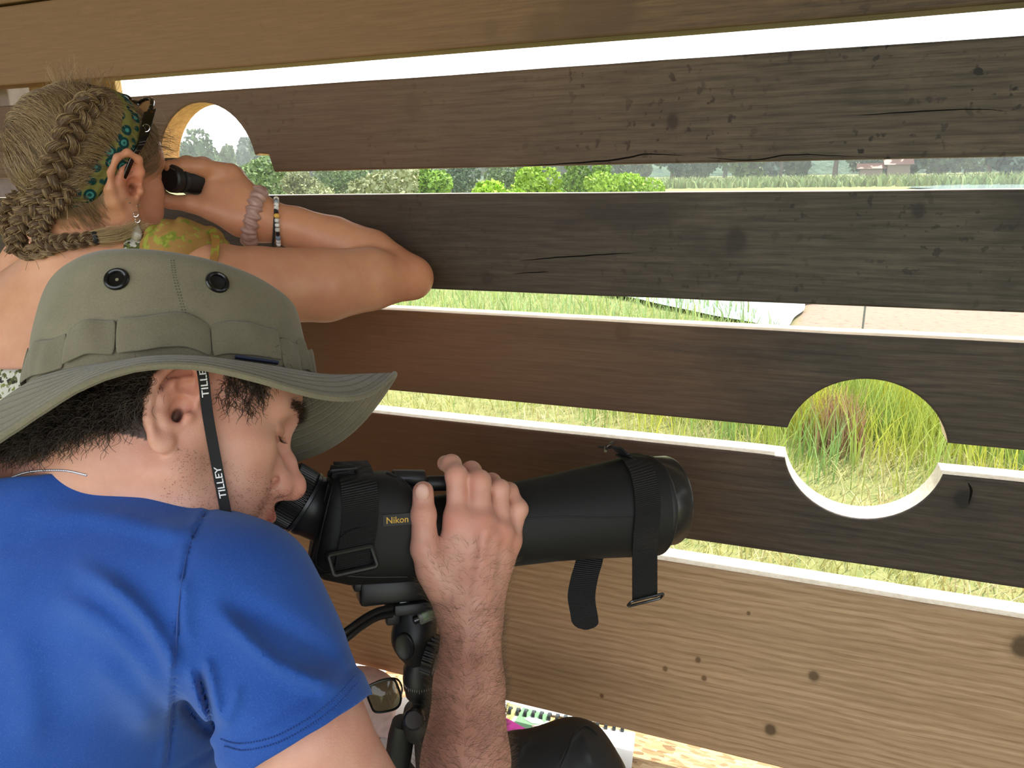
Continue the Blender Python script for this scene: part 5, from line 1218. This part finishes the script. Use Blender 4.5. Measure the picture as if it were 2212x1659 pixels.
for i in range(60):
    h_ = hbv.find_nearest(Vector(br1[i])); 
    if h_[0] is not None: br1[i] = br1[i]*.15+(np.array(h_[0])+np.array(h_[1])*.004)*.85
br1 = spline(br1[::4], 90)
br2 = np.array([W(snap(p)) for p in spline([C3(150, 405, .85), C3(120, 440, .852), C3(92, 475, .86), C3(84, 505, .872), C3(108, 524, .88), C3(150, 522, .885), C3(205, 514, .89)], 80)])
br3 = np.array([W(snap(p)) for p in spline([C3(40, 420, .90), C3(24, 450, .905), C3(22, 490, .91), C3(36, 525, .905), C3(60, 545, .89), C3(110, 536, .885)], 60)])
def braid(name, path, w, turns, parent, nper=46, taper=.7, dens=1.0):
    n = len(path); T = np.gradient(path, axis=0); T /= np.linalg.norm(T, axis=1)[:, None]; view = _n(CAMPOS-path.mean(0)); Sd = np.cross(T, view); Sd /= np.linalg.norm(Sd, axis=1)[:, None]; Nn = np.cross(Sd, T)
    ph = np.linspace(0, turns*2*math.pi, n); ww = w*np.interp(np.linspace(0, 1, n), [0, .12, .6, 1], [.75, 1, .95, taper]); root = MB(); st = []
    for k in range(3):
        f = ph+2*math.pi*k/3; c = path+Sd*(np.sin(f)*ww*.62)[:, None]+Nn*(np.sin(2*f)*ww*.34)[:, None]
        root.tube(c, ww*.36, 8)
        for _ in range(nper):
            a = wr_.uniform(0, 6.28); rr = wr_.uniform(.32, .50); tw = wr_.uniform(-.6, .6); aa = a+tw*ph*.15
            st.append(c+(Sd*np.cos(aa)[:, None]+Nn*np.sin(aa)[:, None])*(ww*rr)[:, None]+wr_.normal(0, .00025, (n, 3)))
        for _ in range(5):                          # loose ends
            i = wr_.integers(3, n-8); p = c[i]; d = _n(wr_.normal(0, 1, 3)+T[i]); t = np.linspace(0, 1, 8)[:, None]; st.append(p+d*.016*t+np.array([0, 0, -1])*.006*t*t)
    root.build(name, hb0, parent); o = hair(name+'_strands', st, .00028, blond, parent, .8); return o
braid('plait', br1, .0155, 5.2, woman); braid('plait', br2, .0120, 4.6, woman); braid('plait', br3, .0115, 3.6, woman)
# tie and brush end of the plait on the shoulder
tie = MB(); td = _n(br2[-1]-br2[-4]); tie.lathe(br2[-1]-td*.002, td, [(0, .0072), (.0015, .0085), (.004, .0085), (.0055, .0072)], 18); tie.build('hair_tie', plain('black_elastic', (.01, .01, .012), .6), woman)
st = []
for _ in range(420):
    o_ = wr_.normal(0, .0032, 3); e = W(snap(C3(300+wr_.normal(0, 12), 487+wr_.normal(0, 7), .90), .008+abs(wr_.normal(0, .004)))); m1 = W(snap(C3(250, 508, .90), .008)); st.append(spline([br2[-1]+o_, m1+o_*1.3, e], 9))
hair('brush_end', st, .00022, hairmat('pale_blonde_hair', lin(140, 112, 76), lin(205, 178, 130)), woman, .3)  # brush end is paler than the plaits
# combed strands drawn into the plaits
me = hro.data; hco = np.array([v.co[:] for v in me.vertices]); hnn = np.array([v.normal[:] for v in me.vertices]); hcl = ((hco-CAMPOS) @ RM-FC) @ FM
toward = (hnn*(CAMPOS-hco)).sum(1) > -.03
cand = np.nonzero(toward | (hcl[:, 2] > .05))[0]; st = []
b1 = br1[:58]
for i in wr_.choice(cand, 5600):
    p = hco[i]; q = hcl[i]; d = np.linalg.norm(b1-p, axis=1)+.9*np.maximum(0, -((np.arange(58)/58)-(.92-(q[2]+.06)*5.0)))*0
    j = int(np.argmin(d)); j = min(57, j+wr_.integers(5, 15))
    if q[2] < .0 and q[1] > -.03: tgt = br3[wr_.integers(0, 10)]
    elif q[2] < -.005: tgt = br2[wr_.integers(0, 12)]
    else: tgt = b1[j]
    tgt = tgt+wr_.normal(0, .002, 3); t = np.linspace(0, 1, 12)[:, None]; line = p*(1-t)+tgt*t
    line = line+np.array([0, 0, 1.0])*.010*np.sin(t*math.pi)*(1 if q[2] > .02 else -.3)
    lf = abs(wr_.normal(.0012, .0012)); line = np.array([onhair(v, lf+.0005) for v in line[:-1]]+[line[-1]]); st.append(line)
hair('combed_hair', st, .00024, blond, woman, .7)
st = []
for _ in range(280):                               # flyaway wisps over the crown, by the brow and at the nape
    k = wr_.uniform()
    if k < .55: p = f2c((wr_.uniform(-.07, .03), wr_.uniform(-.03, .05), .13)); d = FM @ _n([wr_.uniform(-.6, .6), wr_.uniform(-.5, .5), 1]); L = wr_.uniform(.012, .034)
    elif k < .85: p = f2c((wr_.uniform(.045, .08), wr_.uniform(-.06, -.02), wr_.uniform(.04, .085))); d = FM @ _n([1, -.2, wr_.uniform(-.6, .3)]); L = wr_.uniform(.015, .04)
    else: p = f2c((-.11, wr_.uniform(-.03, .05), wr_.uniform(-.02, .06))); d = FM @ _n([-1, wr_.uniform(-.5, .5), wr_.uniform(-.3, .3)]); L = wr_.uniform(.01, .03)
    p = onhair(W(p), .0); t = np.linspace(0, 1, 10)[:, None]; s_ = _n(wr_.normal(0, 1, 3)); st.append(p+(RM @ d)*L*t+s_*.007*np.sin(t*wr_.uniform(2, 5))*t)
st.append(np.array([W(C3(x, y, .99)) for x, y in spline([(345, 235), (362, 268), (368, 300), (360, 336)], 12)])); st.append(np.array([W(C3(x, y, .99)) for x, y in spline([(335, 262), (358, 262), (364, 252), (356, 248)], 10)]))
st.append(np.array([W(C3(x, y, .86)) for x, y in spline([(216, 350), (200, 395), (175, 440), (148, 465)], 14)]))
hair('wisps', st, .00022, blond, woman, .4)
st = []                                            # soft temple hair and nape down
for _ in range(900):
    if wr_.uniform() < .62: q = (wr_.uniform(.012, .07), wr_.uniform(-.078, -.045), wr_.uniform(.022, .075)); d = FM @ _n([-.9, -.1, -.1-.4*wr_.uniform()]); L = .030
    else: q = (wr_.uniform(-.075, -.025), wr_.uniform(-.07, -.02), wr_.uniform(-.075, -.03)); d = FM @ _n([-.6, 0, .5+.4*wr_.uniform()]); L = .016
    h_ = bb2.find_nearest(Vector(W(f2c(q)))); 
    if h_[0] is None: continue
    p = np.array(h_[0]); nv = np.array(h_[1]); dd = RM @ d; dd = dd-nv*np.dot(dd, nv); t = np.linspace(0, 1, 7)[:, None]; st.append(p+nv*(.0006+.002*np.sin(t*3.1))+dd*L*t+wr_.normal(0, .0005, 3))
hair('temple_hair', st, .00015, blond, woman, .4)
# headband
def bandmat():
    t = NT('teal_and_mustard_print', .75, .2); v = t.coord(); vo = t.n('ShaderNodeTexVoronoi', feature='F1'); t.l(v, vo.inputs['Vector']); vo.inputs['Scale'].default_value = 70; vo.inputs['Randomness'].default_value = .55
    d = vo.outputs['Distance']; c = t.ramp(d, [(.0, lin(16, 60, 62)), (.16, lin(20, 70, 72)), (.19, lin(64, 132, 128)), (.30, lin(60, 124, 120)), (.33, lin(12, 48, 50)), (.50, lin(16, 58, 56)), (.54, lin(112, 108, 56))])
    t.base(c); t.bump(t.noise(v, 500, 2), .3, .0006); return t.m
bm_ = bandmat(); ctr = []
loc = [(.028, .0, .128), (.024, -.035, .118), (.012, -.062, .090), (-.004, -.078, .060), (-.034, -.080, .032), (-.056, -.070, .006), (-.066, -.052, -.016), (-.082, -.02, -.030), (-.085, .0, -.034)]
loc = loc+[(x, -y, z) for x, y, z in loc[-2:0:-1]]; loc.append(loc[0]); lp = spline(loc, 120); cen = [onhair(W(f2c(p)), .0045) for p in lp]; cen = np.array(cen)
for _ in range(3): cen[1:-1] = (cen[:-2]+cen[1:-1]*2+cen[2:])/4
T = np.gradient(cen, axis=0); cw = W(f2c((-.02, 0, .04))); sd_ = np.array([np.cross(T[i], _n(cen[i]-cw)) for i in range(120)]); V = []; F = []; K = 9
for i in range(120):
    s = _n(sd_[i]); nv = _n(cen[i]-cw-T[i]*0)
    wd2 = .0165*(1-.25*math.exp(-((i-0)/9)**2)-.25*math.exp(-((i-119)/9)**2)-.45*math.exp(-((i-60)/14)**2))
    for k in range(K):
        u_ = (k/(K-1)-.5)*2; V.append(cen[i]+s*wd2*u_+nv*(.0026*math.cos(u_*math.pi*2.5+i*.11)*.5-.004*u_*u_))
for i in range(119):
    for k in range(K-1): F.append((i*K+k, i*K+k+1, (i+1)*K+k+1, (i+1)*K+k))
hbm = mesh('headband', V, F, bm_, woman); md = hbm.modifiers.new('t', 'SOLIDIFY'); md.thickness = .0016; md = hbm.modifiers.new('s', 'SUBSURF'); md.levels = md.render_levels = 1
# earrings
silver = plain('silver', (.72, .72, .72), .2, .5, 1.0, bump=0); goldm = plain('pale_gold', (.75, .6, .35), .25, .5, 1.0, bump=0)
er = W(f2c((-.004, -.090, -.040))); eo = er+(CAMPOS-er)*.004
mb = MB()
for i, (dx, dy) in enumerate([(0, 0), (.002, -.007)]): mb.tube([eo+RM @ np.array([dx+.003*math.cos(a), dy-.003*math.sin(a)-.002, 0]) for a in np.linspace(0, 6.0, 14)], .0006, 6)
mb.build('earring_chain', silver, woman)['kind'] = 'stuff'
mb = MB(); mb.lathe(eo+RM @ np.array([.001, -.011, 0]), RM @ np.array([0, -1., 0]), [(0, .0), (.004, .0028), (.011, .0062), (.016, .0072), (.021, .0056), (.024, .0)], 24, sc=(1, .5)); dr = NT('grey_moonstone', .12, .6); dr.base(lin(150, 140, 122)); mb.build('ear_drop', dr.m, woman)
for k, (dx, dz, r) in enumerate([(-.016, -.020, .0030), (-.010, -.026, .0028), (.004, -.030, .0026)]):
    c_ = W(f2c((dx, -.082, dz))); mb = MB(); mb.tube([c_+RM @ np.array([r*math.cos(a), r*.6*math.sin(a), r*math.sin(a)*.8]) for a in np.linspace(0, 2*math.pi, 14)[:-1]], .0006, 6, closed=True); mb.build('ear_ring', silver, woman)
# scrunchie on the wrist
def ring_pts(c, ax, r, n, sc=1.0, up=(0, 0, 1)):
    ax = _n(ax); e1 = _n(np.cross(ax, up)); e2 = np.cross(e1, ax); return [(c+(e1*math.cos(a)+e2*math.sin(a)*sc)*r, e1*math.cos(a)+e2*math.sin(a)*sc) for a in np.linspace(0, 2*math.pi, n, endpoint=False)], ax
axw = RM @ _n(C3(640, 493, 1.05)-wR); wc_ = W(C3(550, 468, 1.036)); V = []; F = []; rp, ax = ring_pts(wc_, axw, .0350, 150, 1.0); K = 12
for i, (p, d) in enumerate(rp):
    a = i/150*2*math.pi; amp = .0012*math.sin(a*23)+.0007*math.sin(a*37+1); 
    for k in range(K): q = 2*math.pi*k/K; rr = .0088+amp+.0009*math.sin(3*q+a*29); V.append(p+(d*math.cos(q)+ax*math.sin(q)*1.15)*rr+ax*.0014*math.sin(a*17))
for i in range(150):
    for k in range(K): F.append((i*K+k, i*K+(k+1) % K, ((i+1) % 150)*K+(k+1) % K, ((i+1) % 150)*K+k))
so_ = mesh('scrunchie', V, F, plain('dusty_pink_satin', lin(176, 140, 128), .35, .5, noise_amt=.1, nscale=80), woman)
md = so_.modifiers.new('s', 'SUBSURF'); md.levels = md.render_levels = 1
# bead bracelet: every bead is a part
bc = empty('bracelet', W(C3(602, 484, 1.044)), 'bracelet of small white, green, black and red beads on the raised forearm', 'bracelet')
cols = [((.75, .74, .70), .3), ((.62, .60, .56), .3), ((.02, .02, .022), .3), ((.10, .16, .05), .25), ((.35, .05, .05), .3), ((.75, .42, .08), .3), ((.25, .30, .34), .15)]
bmats = [plain('bead_%s' % n, c, r, .6, bump=0) for n, (c, r) in zip(['white', 'bone', 'black', 'green', 'red', 'amber', 'steel'], cols)]
bcw = W(C3(600, 483, 1.045)); rp, ax = ring_pts(bcw, axw+RM @ np.array([.10, .28, 0]), .0335, 34, 1.0)
mb = MB(); mb.tube([p for p, d in rp], .0011, 6, closed=True); mb.build('cord', bmats[2], bc)
protos = {}
for i, (p, d) in enumerate(rp):
    mi = [0, 1, 0, 2, 0, 1, 3, 0, 0, 4, 5, 6, 2, 6, 3, 6, 2, 0, 2][(i*5+i//3) % 19]; tg_ = _n(np.cross(ax, d)); r = [.0034, .0036, .0028, .0038, .0042, .0040, .0036][mi]
    mb = MB(); mb.lathe(p-tg_*r*.8, tg_, [(0, r*.5), (r*.25, r*.92), (r*.8, r), (r*1.35, r*.92), (r*1.6, r*.5)], 12, up=ax+tg_*.1); mb.build('bead', bmats[mi], bc)
rp, ax = ring_pts(W(C3(592, 481, 1.043)), axw+RM @ np.array([-.12, .18, 0]), .0325, 60); mb = MB(); mb.tube([p for p, d in rp], .0017, 6, closed=True); mb.build('woven_cord', plain('dark_cord', (.02, .018, .016), .8), bc)
# sunglasses pushed up on the head
sg = empty('sunglasses', W(f2c((.02, 0, .11))), 'dark tortoiseshell sunglasses pushed up on the head of the fair-haired person', 'sunglasses')
tort = NT('dark_tortoiseshell', .08, .6); tort.base(tort.ramp(tort.noise(tort.coord(), 110, 3), [(.4, (.004, .003, .003)), (.62, (.010, .006, .004)), (.75, (.07, .018, .008))])); tort = tort.m
hL, hR_ = np.array([.018, .070, .104]), np.array([.018, -.070, .104])
def gf(y, z): return W(f2c((.034+.030*(1-(y/.07)**2)+z*.55, y, .100+z*.8+.012*(1-(y/.07)**2))))
lensm = NT('amber_lens', .05, .6); lensm.base(lin(240, 190, 130)); lensm.b.inputs['Transmission Weight'].default_value = .85; lensm.b.inputs['IOR'].default_value = 1.02
for sgn in (-1, 1):
    ol = [(sgn*(.036+.028*math.cos(a)), .020*math.sin(a)*(1+.12*math.cos(a))) for a in np.linspace(0, 2*math.pi, 32, endpoint=False)]
    pts = [gf(y, z) for y, z in ol]; mb = MB(); mb.tube(pts, .0026, 8, closed=True); mb.build('rim', tort, sg)
    V = [gf(sgn*.036, 0)]+pts; mesh('lens', V, [(0, i+1, (i+1) % 32+1) for i in range(32)], lensm.m, sg)
mb = MB(); mb.tube([gf(y, .006) for y in np.linspace(-.011, .011, 7)], .0032, 8); mb.build('bridge', tort, sg)
for sgn in (-1, 1):
    a0 = (RM.T @ (gf(sgn*.064, .008)-CAMPOS)); armp = [a0, f2c((.022, sgn*.082, .084)), f2c((.008, sgn*.090, .062)), f2c((-.006, sgn*.088, .040)), f2c((-.016, sgn*.083, .012)), f2c((-.022, sgn*.078, -.004))]
    pp = np.array([W(p) for p in spline(armp, 30)]); wv_ = np.interp(np.linspace(0, 1, 30), [0, .2, .6, .85, 1], [.019, .017, .009, .0070, .0080]); mb = MB(); mb.strip(pp, np.array([RM @ FM @ np.array([1., 0, .35])]*30), wv_, .0030)
    ar = mb.build('temple_arm', tort, sg); md = ar.modifiers.new('b', 'BEVEL'); md.width = .0009; md.segments = 2
    if sgn < 0:
        p_ = pp[6]+(CAMPOS-pp[6])*.0035; mb = MB(); e1 = RM @ np.array([1., 0, 0]); e2 = RM @ np.array([0, 1., 0]); mb.tube([p_+e1*.0045*math.cos(a)+e2*.0045*math.sin(a) for a in np.linspace(0, 2*math.pi, 20)[:-1]], .0006, 6, closed=True); mb.build('emblem_ring', silver, ar)
# binoculars
bn = empty('binoculars', W(C3(395, 400, 1.03)), 'black binoculars held to the eyes of the person in the patterned dress', 'binoculars')
fd = RM @ FM[:, 0]; lat_ = RM @ FM[:, 1]; up_ = RM @ FM[:, 2]
for s in (-1, 1):
    o_ = W(f2c((.103, s*.032, .006))); mb = MB(); mb.lathe(o_, fd, [(0, .016), (.002, .0185), (.010, .0190), (.012, .0170), (.022, .0180), (.030, .0215), (.055, .0230), (.085, .0240), (.100, .0245), (.104, .0235), (.104, .020), (.098, .0195), (.097, 0)], 36, up=up_); mb.build('barrel', rubber, bn)
    mb = MB(); mb.lathe(o_+fd*.013, fd, [(0, .0172), (.0005, .0186), (.006, .0186), (.0065, .0172)], 36, up=up_); mb.build('dioptre_ring', gry, bn)
m0 = W(f2c((.103, 0, .012))); mb = MB(); mb.tube([m0+fd*.034, m0+fd*.085], .010, 16); mb.box(m0+fd*.045-up_*.003, (.030, .020, .014), R=np.stack([lat_, fd, up_], 1), bev=.003); mb.box(m0+fd*.080-up_*.003, (.030, .012, .012), R=np.stack([lat_, fd, up_], 1), bev=.003); mb.build('bridge', rubber, bn)
mb = MB(); mb.lathe(m0+fd*.020, fd, [(0, .009), (.001, .0105), (.012, .0105), (.013, .009)], 24, up=up_); mb.build('focus_wheel', plast, bn)
# dress
def dressmat(name, bg_, spots, sc, thr=(.50, .56)):
    t = NT(name, .75, .25); v = t.coord(); c = None; base = bg_
    for i, s in enumerate(spots):
        n_ = t.noise(t.coord((1, 1, 1), loc=(i*7.3, i*3.1, i)), sc*(1+.35*i), 3, .55); base = t.mix(t.ramp(n_, [(thr[0], (0, 0, 0)), (thr[1], (1, 1, 1))]), base, s)
    t.base(base); t.bump(t.noise(v, 700, 2), .3, .0008); return t.m
dm = dressmat('white_olive_floral_cotton', lin(205, 200, 190), [lin(88, 92, 52), lin(50, 46, 40), lin(120, 126, 60)], 75, (.56, .59)); sm2 = dressmat('mustard_green_silk', lin(160, 120, 66), [lin(118, 126, 42), lin(150, 152, 62)], 60, (.55, .62))
ds = S(); ds.el(C3(170, 870, .99), (.145, .18, .115), .05); ds.rc(C3(180, 950, 1.01), C3(210, 1350, 1.11), .114, .115, .06); ds.rc(C3(210, 1350, 1.11), C3(225, 1750, 1.13), .115, .125, .06)
def folds(X, D): return .003*np.sin(X[..., 0]*140+X[..., 1]*18)*np.clip((-.10-X[..., 1])/.2, 0, 1)
ds.fn(folds, (-1.2, -1.2, .5), (.5, .3, 1.5))
def dcut(c):
    u, v = pxy(c); top = np.where(c[:, 2] < 1.0, 800-.02*u+.0002*(u-100)**2*0, 640); return (v < top) | (c[:, 1] < C3(0, 1720, 1.13)[1])
dr_ = sdf_obj('dress', ds, .005, dm, woman, 2, None, cut=dcut); md = dr_.modifiers.new('t', 'SOLIDIFY'); md.thickness = .0016
wbb = bb2
def castw(poly, n, lift):
    out = []
    for x, y in spline(poly, n):
        h_ = cast(wbb, x, y)
        if h_[0] is not None: out.append(np.array(h_[0])+np.array(h_[1])*lift)
    return np.array(out)
pth = castw([(304, 512), (302, 530), (298, 560), (285, 620), (260, 700), (240, 790)], 26, .003)
if len(pth) > 5: 
    pth = np.vstack([pth[0]+RM @ np.array([.004, -.012, .035]), pth[0]+RM @ np.array([.002, .002, .012]), pth]); mb = MB(); mb.strip(spline(pth, 40), RM @ np.array([1., 0, .1]), .034, .0022); mb.build('shoulder_strap', dm, woman)
ps = S(); ps.el(C3(400, 545, .925), (.042, .040, .052), .01); ps.rc(C3(370, 550, .92), C3(440, 560, .935), .034, .036, .02)
def puck(X, D): return .0022*np.sin(X[..., 0]*260+6*np.sin(X[..., 1]*90))*np.clip((X[..., 1]-.17)/.02, .15, 1)
ps.fn(puck, (-1, -1, .5), (.5, .6, 1.5)); slo = sdf_obj('puff_sleeve', ps, .0028, sm2, woman, 2)
mb = MB(); mb.strip([W(p) for p in spline([C3(457, 496, .915), C3(466, 520, .893), C3(462, 560, .884), C3(452, 600, .885)], 16)], RM @ np.array([1., .1, .4]), .009, .003); mb.build('sleeve_cuff', dressmat('sleeve_cuff_silk', lin(150, 104, 50), [lin(140, 140, 50)], 60), woman)
# legs down to the floor
lg = S(); 
for dx in (-.09, .09):
    k = W(C3(225, 1600, 1.13)); kx = np.array([k[0]+dx*.9, k[1]+dx*.25, k[2]]); ft = np.array([kx[0]+.02, kx[1]-.04, FLZ+.05]); lg.rc((kx+[0, 0, .12]-CAMPOS) @ RM, (ft-CAMPOS) @ RM, .07, .04, .03); lg.rc((ft-CAMPOS) @ RM, (ft+[0, .13, -.015]-CAMPOS) @ RM, .036, .030, .02)
sdf_obj('legs', lg, .008, skin2, woman, 2, lambda V: np.tile(tan_, (len(V), 1)))
# ------------------------------------------------------------------ the shelf under the planks and what lies on it
SZ = .309
def osb():
    t = NT('strand_board', .6, .35); v = t.coord((1, 1, 1)); cols = []
    base = (.42, .27, .12); c = base
    for k, (rz, sc) in enumerate(((.3, 44), (1.1, 52), (-.8, 40), (2.0, 60))):
        vo = t.n('ShaderNodeTexVoronoi'); t.l(t.coord((1, 3.6, 1), rot=(0, 0, rz), loc=(k*3.3, k, 0)), vo.inputs['Vector']); vo.inputs['Scale'].default_value = sc
        sp = t.n('ShaderNodeSeparateColor'); t.l(vo.outputs['Color'], sp.inputs[0])
        cc = t.ramp(sp.outputs[0], [(.0, (.20, .11, .04)), (.25, (.38, .23, .10)), (.6, (.52, .36, .18)), (1.0, (.62, .46, .26))]); m = t.ramp(sp.outputs[1], [(.45, (0, 0, 0)), (.5, (1, 1, 1))]); c = t.mix(m, c, cc)
    t.base(c); t.bump(t.noise(v, 120, 3), .3, .0008); return t.m
mb = MB(); mb.box((-.65, -.012, SZ-.009), (4.8, .444, .018), bev=.001); shelf = mb.build('shelf', osb(), None, False)
tag(shelf, 'bright strand board shelf below the pale pine plank, carrying the notebook and the bag', 'shelf')
brk = plain('bracket_timber', (.30, .20, .12), .7)
for x in (-1.9, -.2, 1.4): 
    mb = MB(); mb.box((x, -.02, SZ-.018-.0375), (.045, .44, .075), bev=.002); mb.box((x, .12, (SZ-.093-.40)/2), (.07, .07, SZ-.093+.40), bev=.003); mb.build('bracket', brk, shelf, False)
# spiral notebook
def on(px, py): return Pz(px, py, SZ)
nA, nB = on(1170, 1553), on(1352, 1581); nx = _n(nB-nA); nyv = np.array([-nx[1], nx[0], 0]); nyv = nyv if nyv[1] > 0 else -nyv
nb_ = empty('notebook', (nA+nB)/2, 'open wire-bound booklet with bird pictures lying on the shelf', 'notebook')
paper = plain('white_paper', (.80, .80, .79), .7, .3, noise_amt=.02, bump=0); right_edge = on(1372, 1590)
wR_ = np.dot(right_edge-nA, nx); wL_ = -.26
mb = MB(); mb.box((nA+nx*((wR_+wL_)/2)-nyv*.112)+[0, 0, .0035], (wR_-wL_, .215, .005), R=np.stack([nx, nyv, [0, 0, 1]], 1), bev=.0006); mb.build('page_block', paper, nb_, False)
mb = MB(); mb.box((nA+nx*((wR_+wL_)/2)+nyv*.06)+[0, 0, .0025], (wR_-wL_, .10, .003), R=np.stack([nx, nyv, [0, 0, 1]], 1), bev=.0006); mb.build('back_pages', paper, nb_, False)
wire = plain('dark_wire', (.05, .06, .065), .35, .5, .3, bump=0)
n0 = int(wL_/.0143)
for i in range(n0+1, int(wR_/.0143)):
    c = nA+nx*(i*.0143)+[0, 0, .007]; mb = MB(); mb.strip([c+nyv*.0075*math.cos(a)+np.array([0, 0, 1])*(.0065*math.sin(a)) for a in np.linspace(-.4, 3.6, 12)], nx, .0060, .0012); mb.build('ring', wire, nb_)
def patch(pts, col, nm, z=.0064):
    V = [on(x, y)+[0, 0, z] for x, y in pts]; return mesh(nm, V, [tuple(range(len(V)))], plain(nm+'_print', col, .6, .3, noise_amt=.06, bump=0), nb_, False)
patch([(1095, 1524), (1128, 1532), (1094, 1578)], lin(205, 200, 130), 'picture_panel'); patch([(1130, 1534), (1190, 1552), (1160, 1586), (1104, 1580)], lin(120, 165, 125), 'picture_panel', .0066)
patch([(1084, 1552), (1138, 1582), (1128, 1610), (1080, 1612)], lin(226, 60, 176), 'picture_panel', .0068); patch([(1194, 1558), (1224, 1572), (1202, 1590), (1164, 1588)], lin(226, 180, 110), 'picture_panel', .0064)
patch([(1132, 1560), (1146, 1554), (1170, 1562), (1178, 1572), (1150, 1570)], lin(215, 225, 235), 'bird_picture', .0072); patch([(1148, 1574), (1170, 1572), (1156, 1588)], lin(240, 210, 200), 'bird_picture', .0074)
# black bag in front of it
bg_ = S(); 
bp = [on(1120, 1650)+[0, -.03, .045], on(1180, 1640)+[0, -.035, .052], on(1245, 1630)+[0, -.035, .05]]
bp = [C3(1130, 1672, 1.02), C3(1190, 1668, 1.02), C3(1238, 1660, 1.02)]
bg_.rc(bp[0], bp[2], .052, .060, .02); bg_.rc(bp[2], C3(1285, 1700, 1.01), .055, .040, .03); bg_.rc(C3(1110, 1700, 1.0), C3(1270, 1720, 1.0), .06, .05, .03)
f, lo, hi = ridge([(1205, 1659), (1222, 1620), (1236, 1594), (1262, 1570)], .0035, 4, 1.2); bg_.fn(f, (-.2, -.8, .7), (.4, -.2, 1.2)); f, lo, hi = ridge([(1120, 1640), (1128, 1612), (1150, 1594)], .003, 5, 1.2); bg_.fn(f, (-.2, -.8, .7), (.4, -.2, 1.2))
f, lo, hi = ridge([(1280, 1650), (1268, 1610), (1258, 1585)], .003, 6, 1.2); bg_.fn(f, (-.2, -.8, .7), (.4, -.2, 1.2))
bagr = empty('bag', W(C3(1190, 1700, 1.0))*[1, 1, 0]+[0, 0, SZ], 'rounded black fabric bag standing in front of the notebook on the shelf', 'bag')
def bagcut(c): w = W(c); return w[:, 2] < SZ+.0005
nyl = NT('black_nylon', .5, .4); nyl.base((.018, .018, .019)); nyl.bump(nyl.noise(nyl.coord(), 900, 2), .25, .0006)
bo = sdf_obj('pouch', bg_, .0026, nyl.m, bagr, 2, None, cut=bagcut); gbv = bvh_of(bo)
out = [cast(gbv, x, y) for x, y in spline([(1210, 1658), (1226, 1622), (1238, 1592), (1262, 1568), (1290, 1585)], 30)]; out = [np.array(h[0])+np.array(h[1])*.0006 for h in out if h[0] is not None]
if len(out) > 4: mb = MB(); mb.tube(out, .0013, 6); mb.build('piping', neo2, bagr)
# pale sun cap with glasses on it, at the left end
cp = Pz(806, 1560, SZ); cap = empty('sun_cap', cp, 'pale pink and white fabric cap lying on the shelf beside the tripod', 'cap')
cs_ = S(); lc_ = lambda x, y, z: (cp+np.array([x, y, z])-CAMPOS) @ RM
cs_.el(lc_(-.03, .00, .045), (.075, .050, .065), .02); cs_.rc(lc_(.02, -.01, .02), lc_(.055, -.03, .012), .02, .008, .03)
f, lo, hi = ridge([(800, 1580), (830, 1560), (860, 1545)], .004, 7, 1.3); cs_.fn(f, (-.5, -.8, .6), (.2, -.2, 1.3)); f, lo, hi = ridge([(800, 1610), (825, 1585), (862, 1562)], .004, 7, 1.3); cs_.fn(f, (-.5, -.8, .6), (.2, -.2, 1.3))
capm = plain('pale_pink_cotton', lin(222, 190, 184), .85, .2); sdf_obj('cap_crown', cs_, .003, capm, cap, 2, None, cut=lambda c: W(c)[:, 2] < SZ)
gs = empty('sunglasses', cp+[0, 0, .08], 'olive-lensed sunglasses with thin black frame resting on the pale cap', 'sunglasses')
ol = [(790, 1492), (800, 1480), (826, 1470), (850, 1468), (860, 1485), (866, 1505), (862, 1524), (846, 1534), (812, 1538), (800, 1520)]
dpt = 1.0; ps_ = spline(ol+[ol[0]], 48)[:-1]; bl = [W(C3(x, y, dpt+.0001*(x-790))) for x, y in ps_]
olive = NT('olive_lens', .06, .7); v_ = olive.coord(); olive.base((.10, .09, .045)); olive.b.inputs['Transmission Weight'].default_value = .45; olive.b.inputs['IOR'].default_value = 1.05; olive.b.inputs['Coat Weight'].default_value = 1
ctr_ = np.mean(bl, 0)+RM @ np.array([0, 0, -.006]); V = [ctr_]+[b*.5+ctr_*.5+RM @ np.array([0, 0, -.002]) for b in bl]+bl; n_ = len(bl)
F = [(0, i+1, (i+1) % n_+1) for i in range(n_)]+[(i+1, n_+i+1, n_+(i+1) % n_+1, (i+1) % n_+1) for i in range(n_)]; mesh('lens', V, F, olive.m, gs)
mb = MB(); mb.tube(bl, .0016, 8, closed=True); mb.build('frame', blk, gs)
mb = MB(); mb.tube([W(p) for p in spline([C3(866, 1505, 1.008), C3(868, 1484, 1.03), C3(855, 1466, 1.05), C3(820, 1470, 1.06), C3(790, 1490, 1.06)], 20)], .0014, 8); mb.build('temple_arm', blk, gs)
sh_ = MB(); a_, b_, c_, d_ = on(740, 1425), on(835, 1448), on(812, 1510), on(700, 1500); V = [a_, b_, c_, d_]; V = [v+[0, 0, .002] for v in V]+[v+[0, 0, .0005] for v in V]
sh_.add(V, [(0, 1, 2, 3), (7, 6, 5, 4), (0, 4, 5, 1), (1, 5, 6, 2), (2, 6, 7, 3), (3, 7, 4, 0)]); tag(sh_.build('paper_sheet', paper, None, False), 'white sheet of paper on the shelf behind the pale cap', 'paper')
# post seen through the top gap at the far left
mb = MB(); q = Pw(20, 205, .17); mb.box((q[0]-.03, .17, 1.15), (.12, .05, 2.2), bev=.003)
o = mb.build('post', plain('grey_weathered_post', (.42, .36, .33), .8), wall, False)
mb = MB(); q = Pw(90, 205, .30); mb.box((q[0]+.04, .32, 1.15), (.34, .02, 2.2), bev=.003); o = mb.build('outer_panel', plain('ochre_panel', (.50, .33, .12), .7), wall, False)
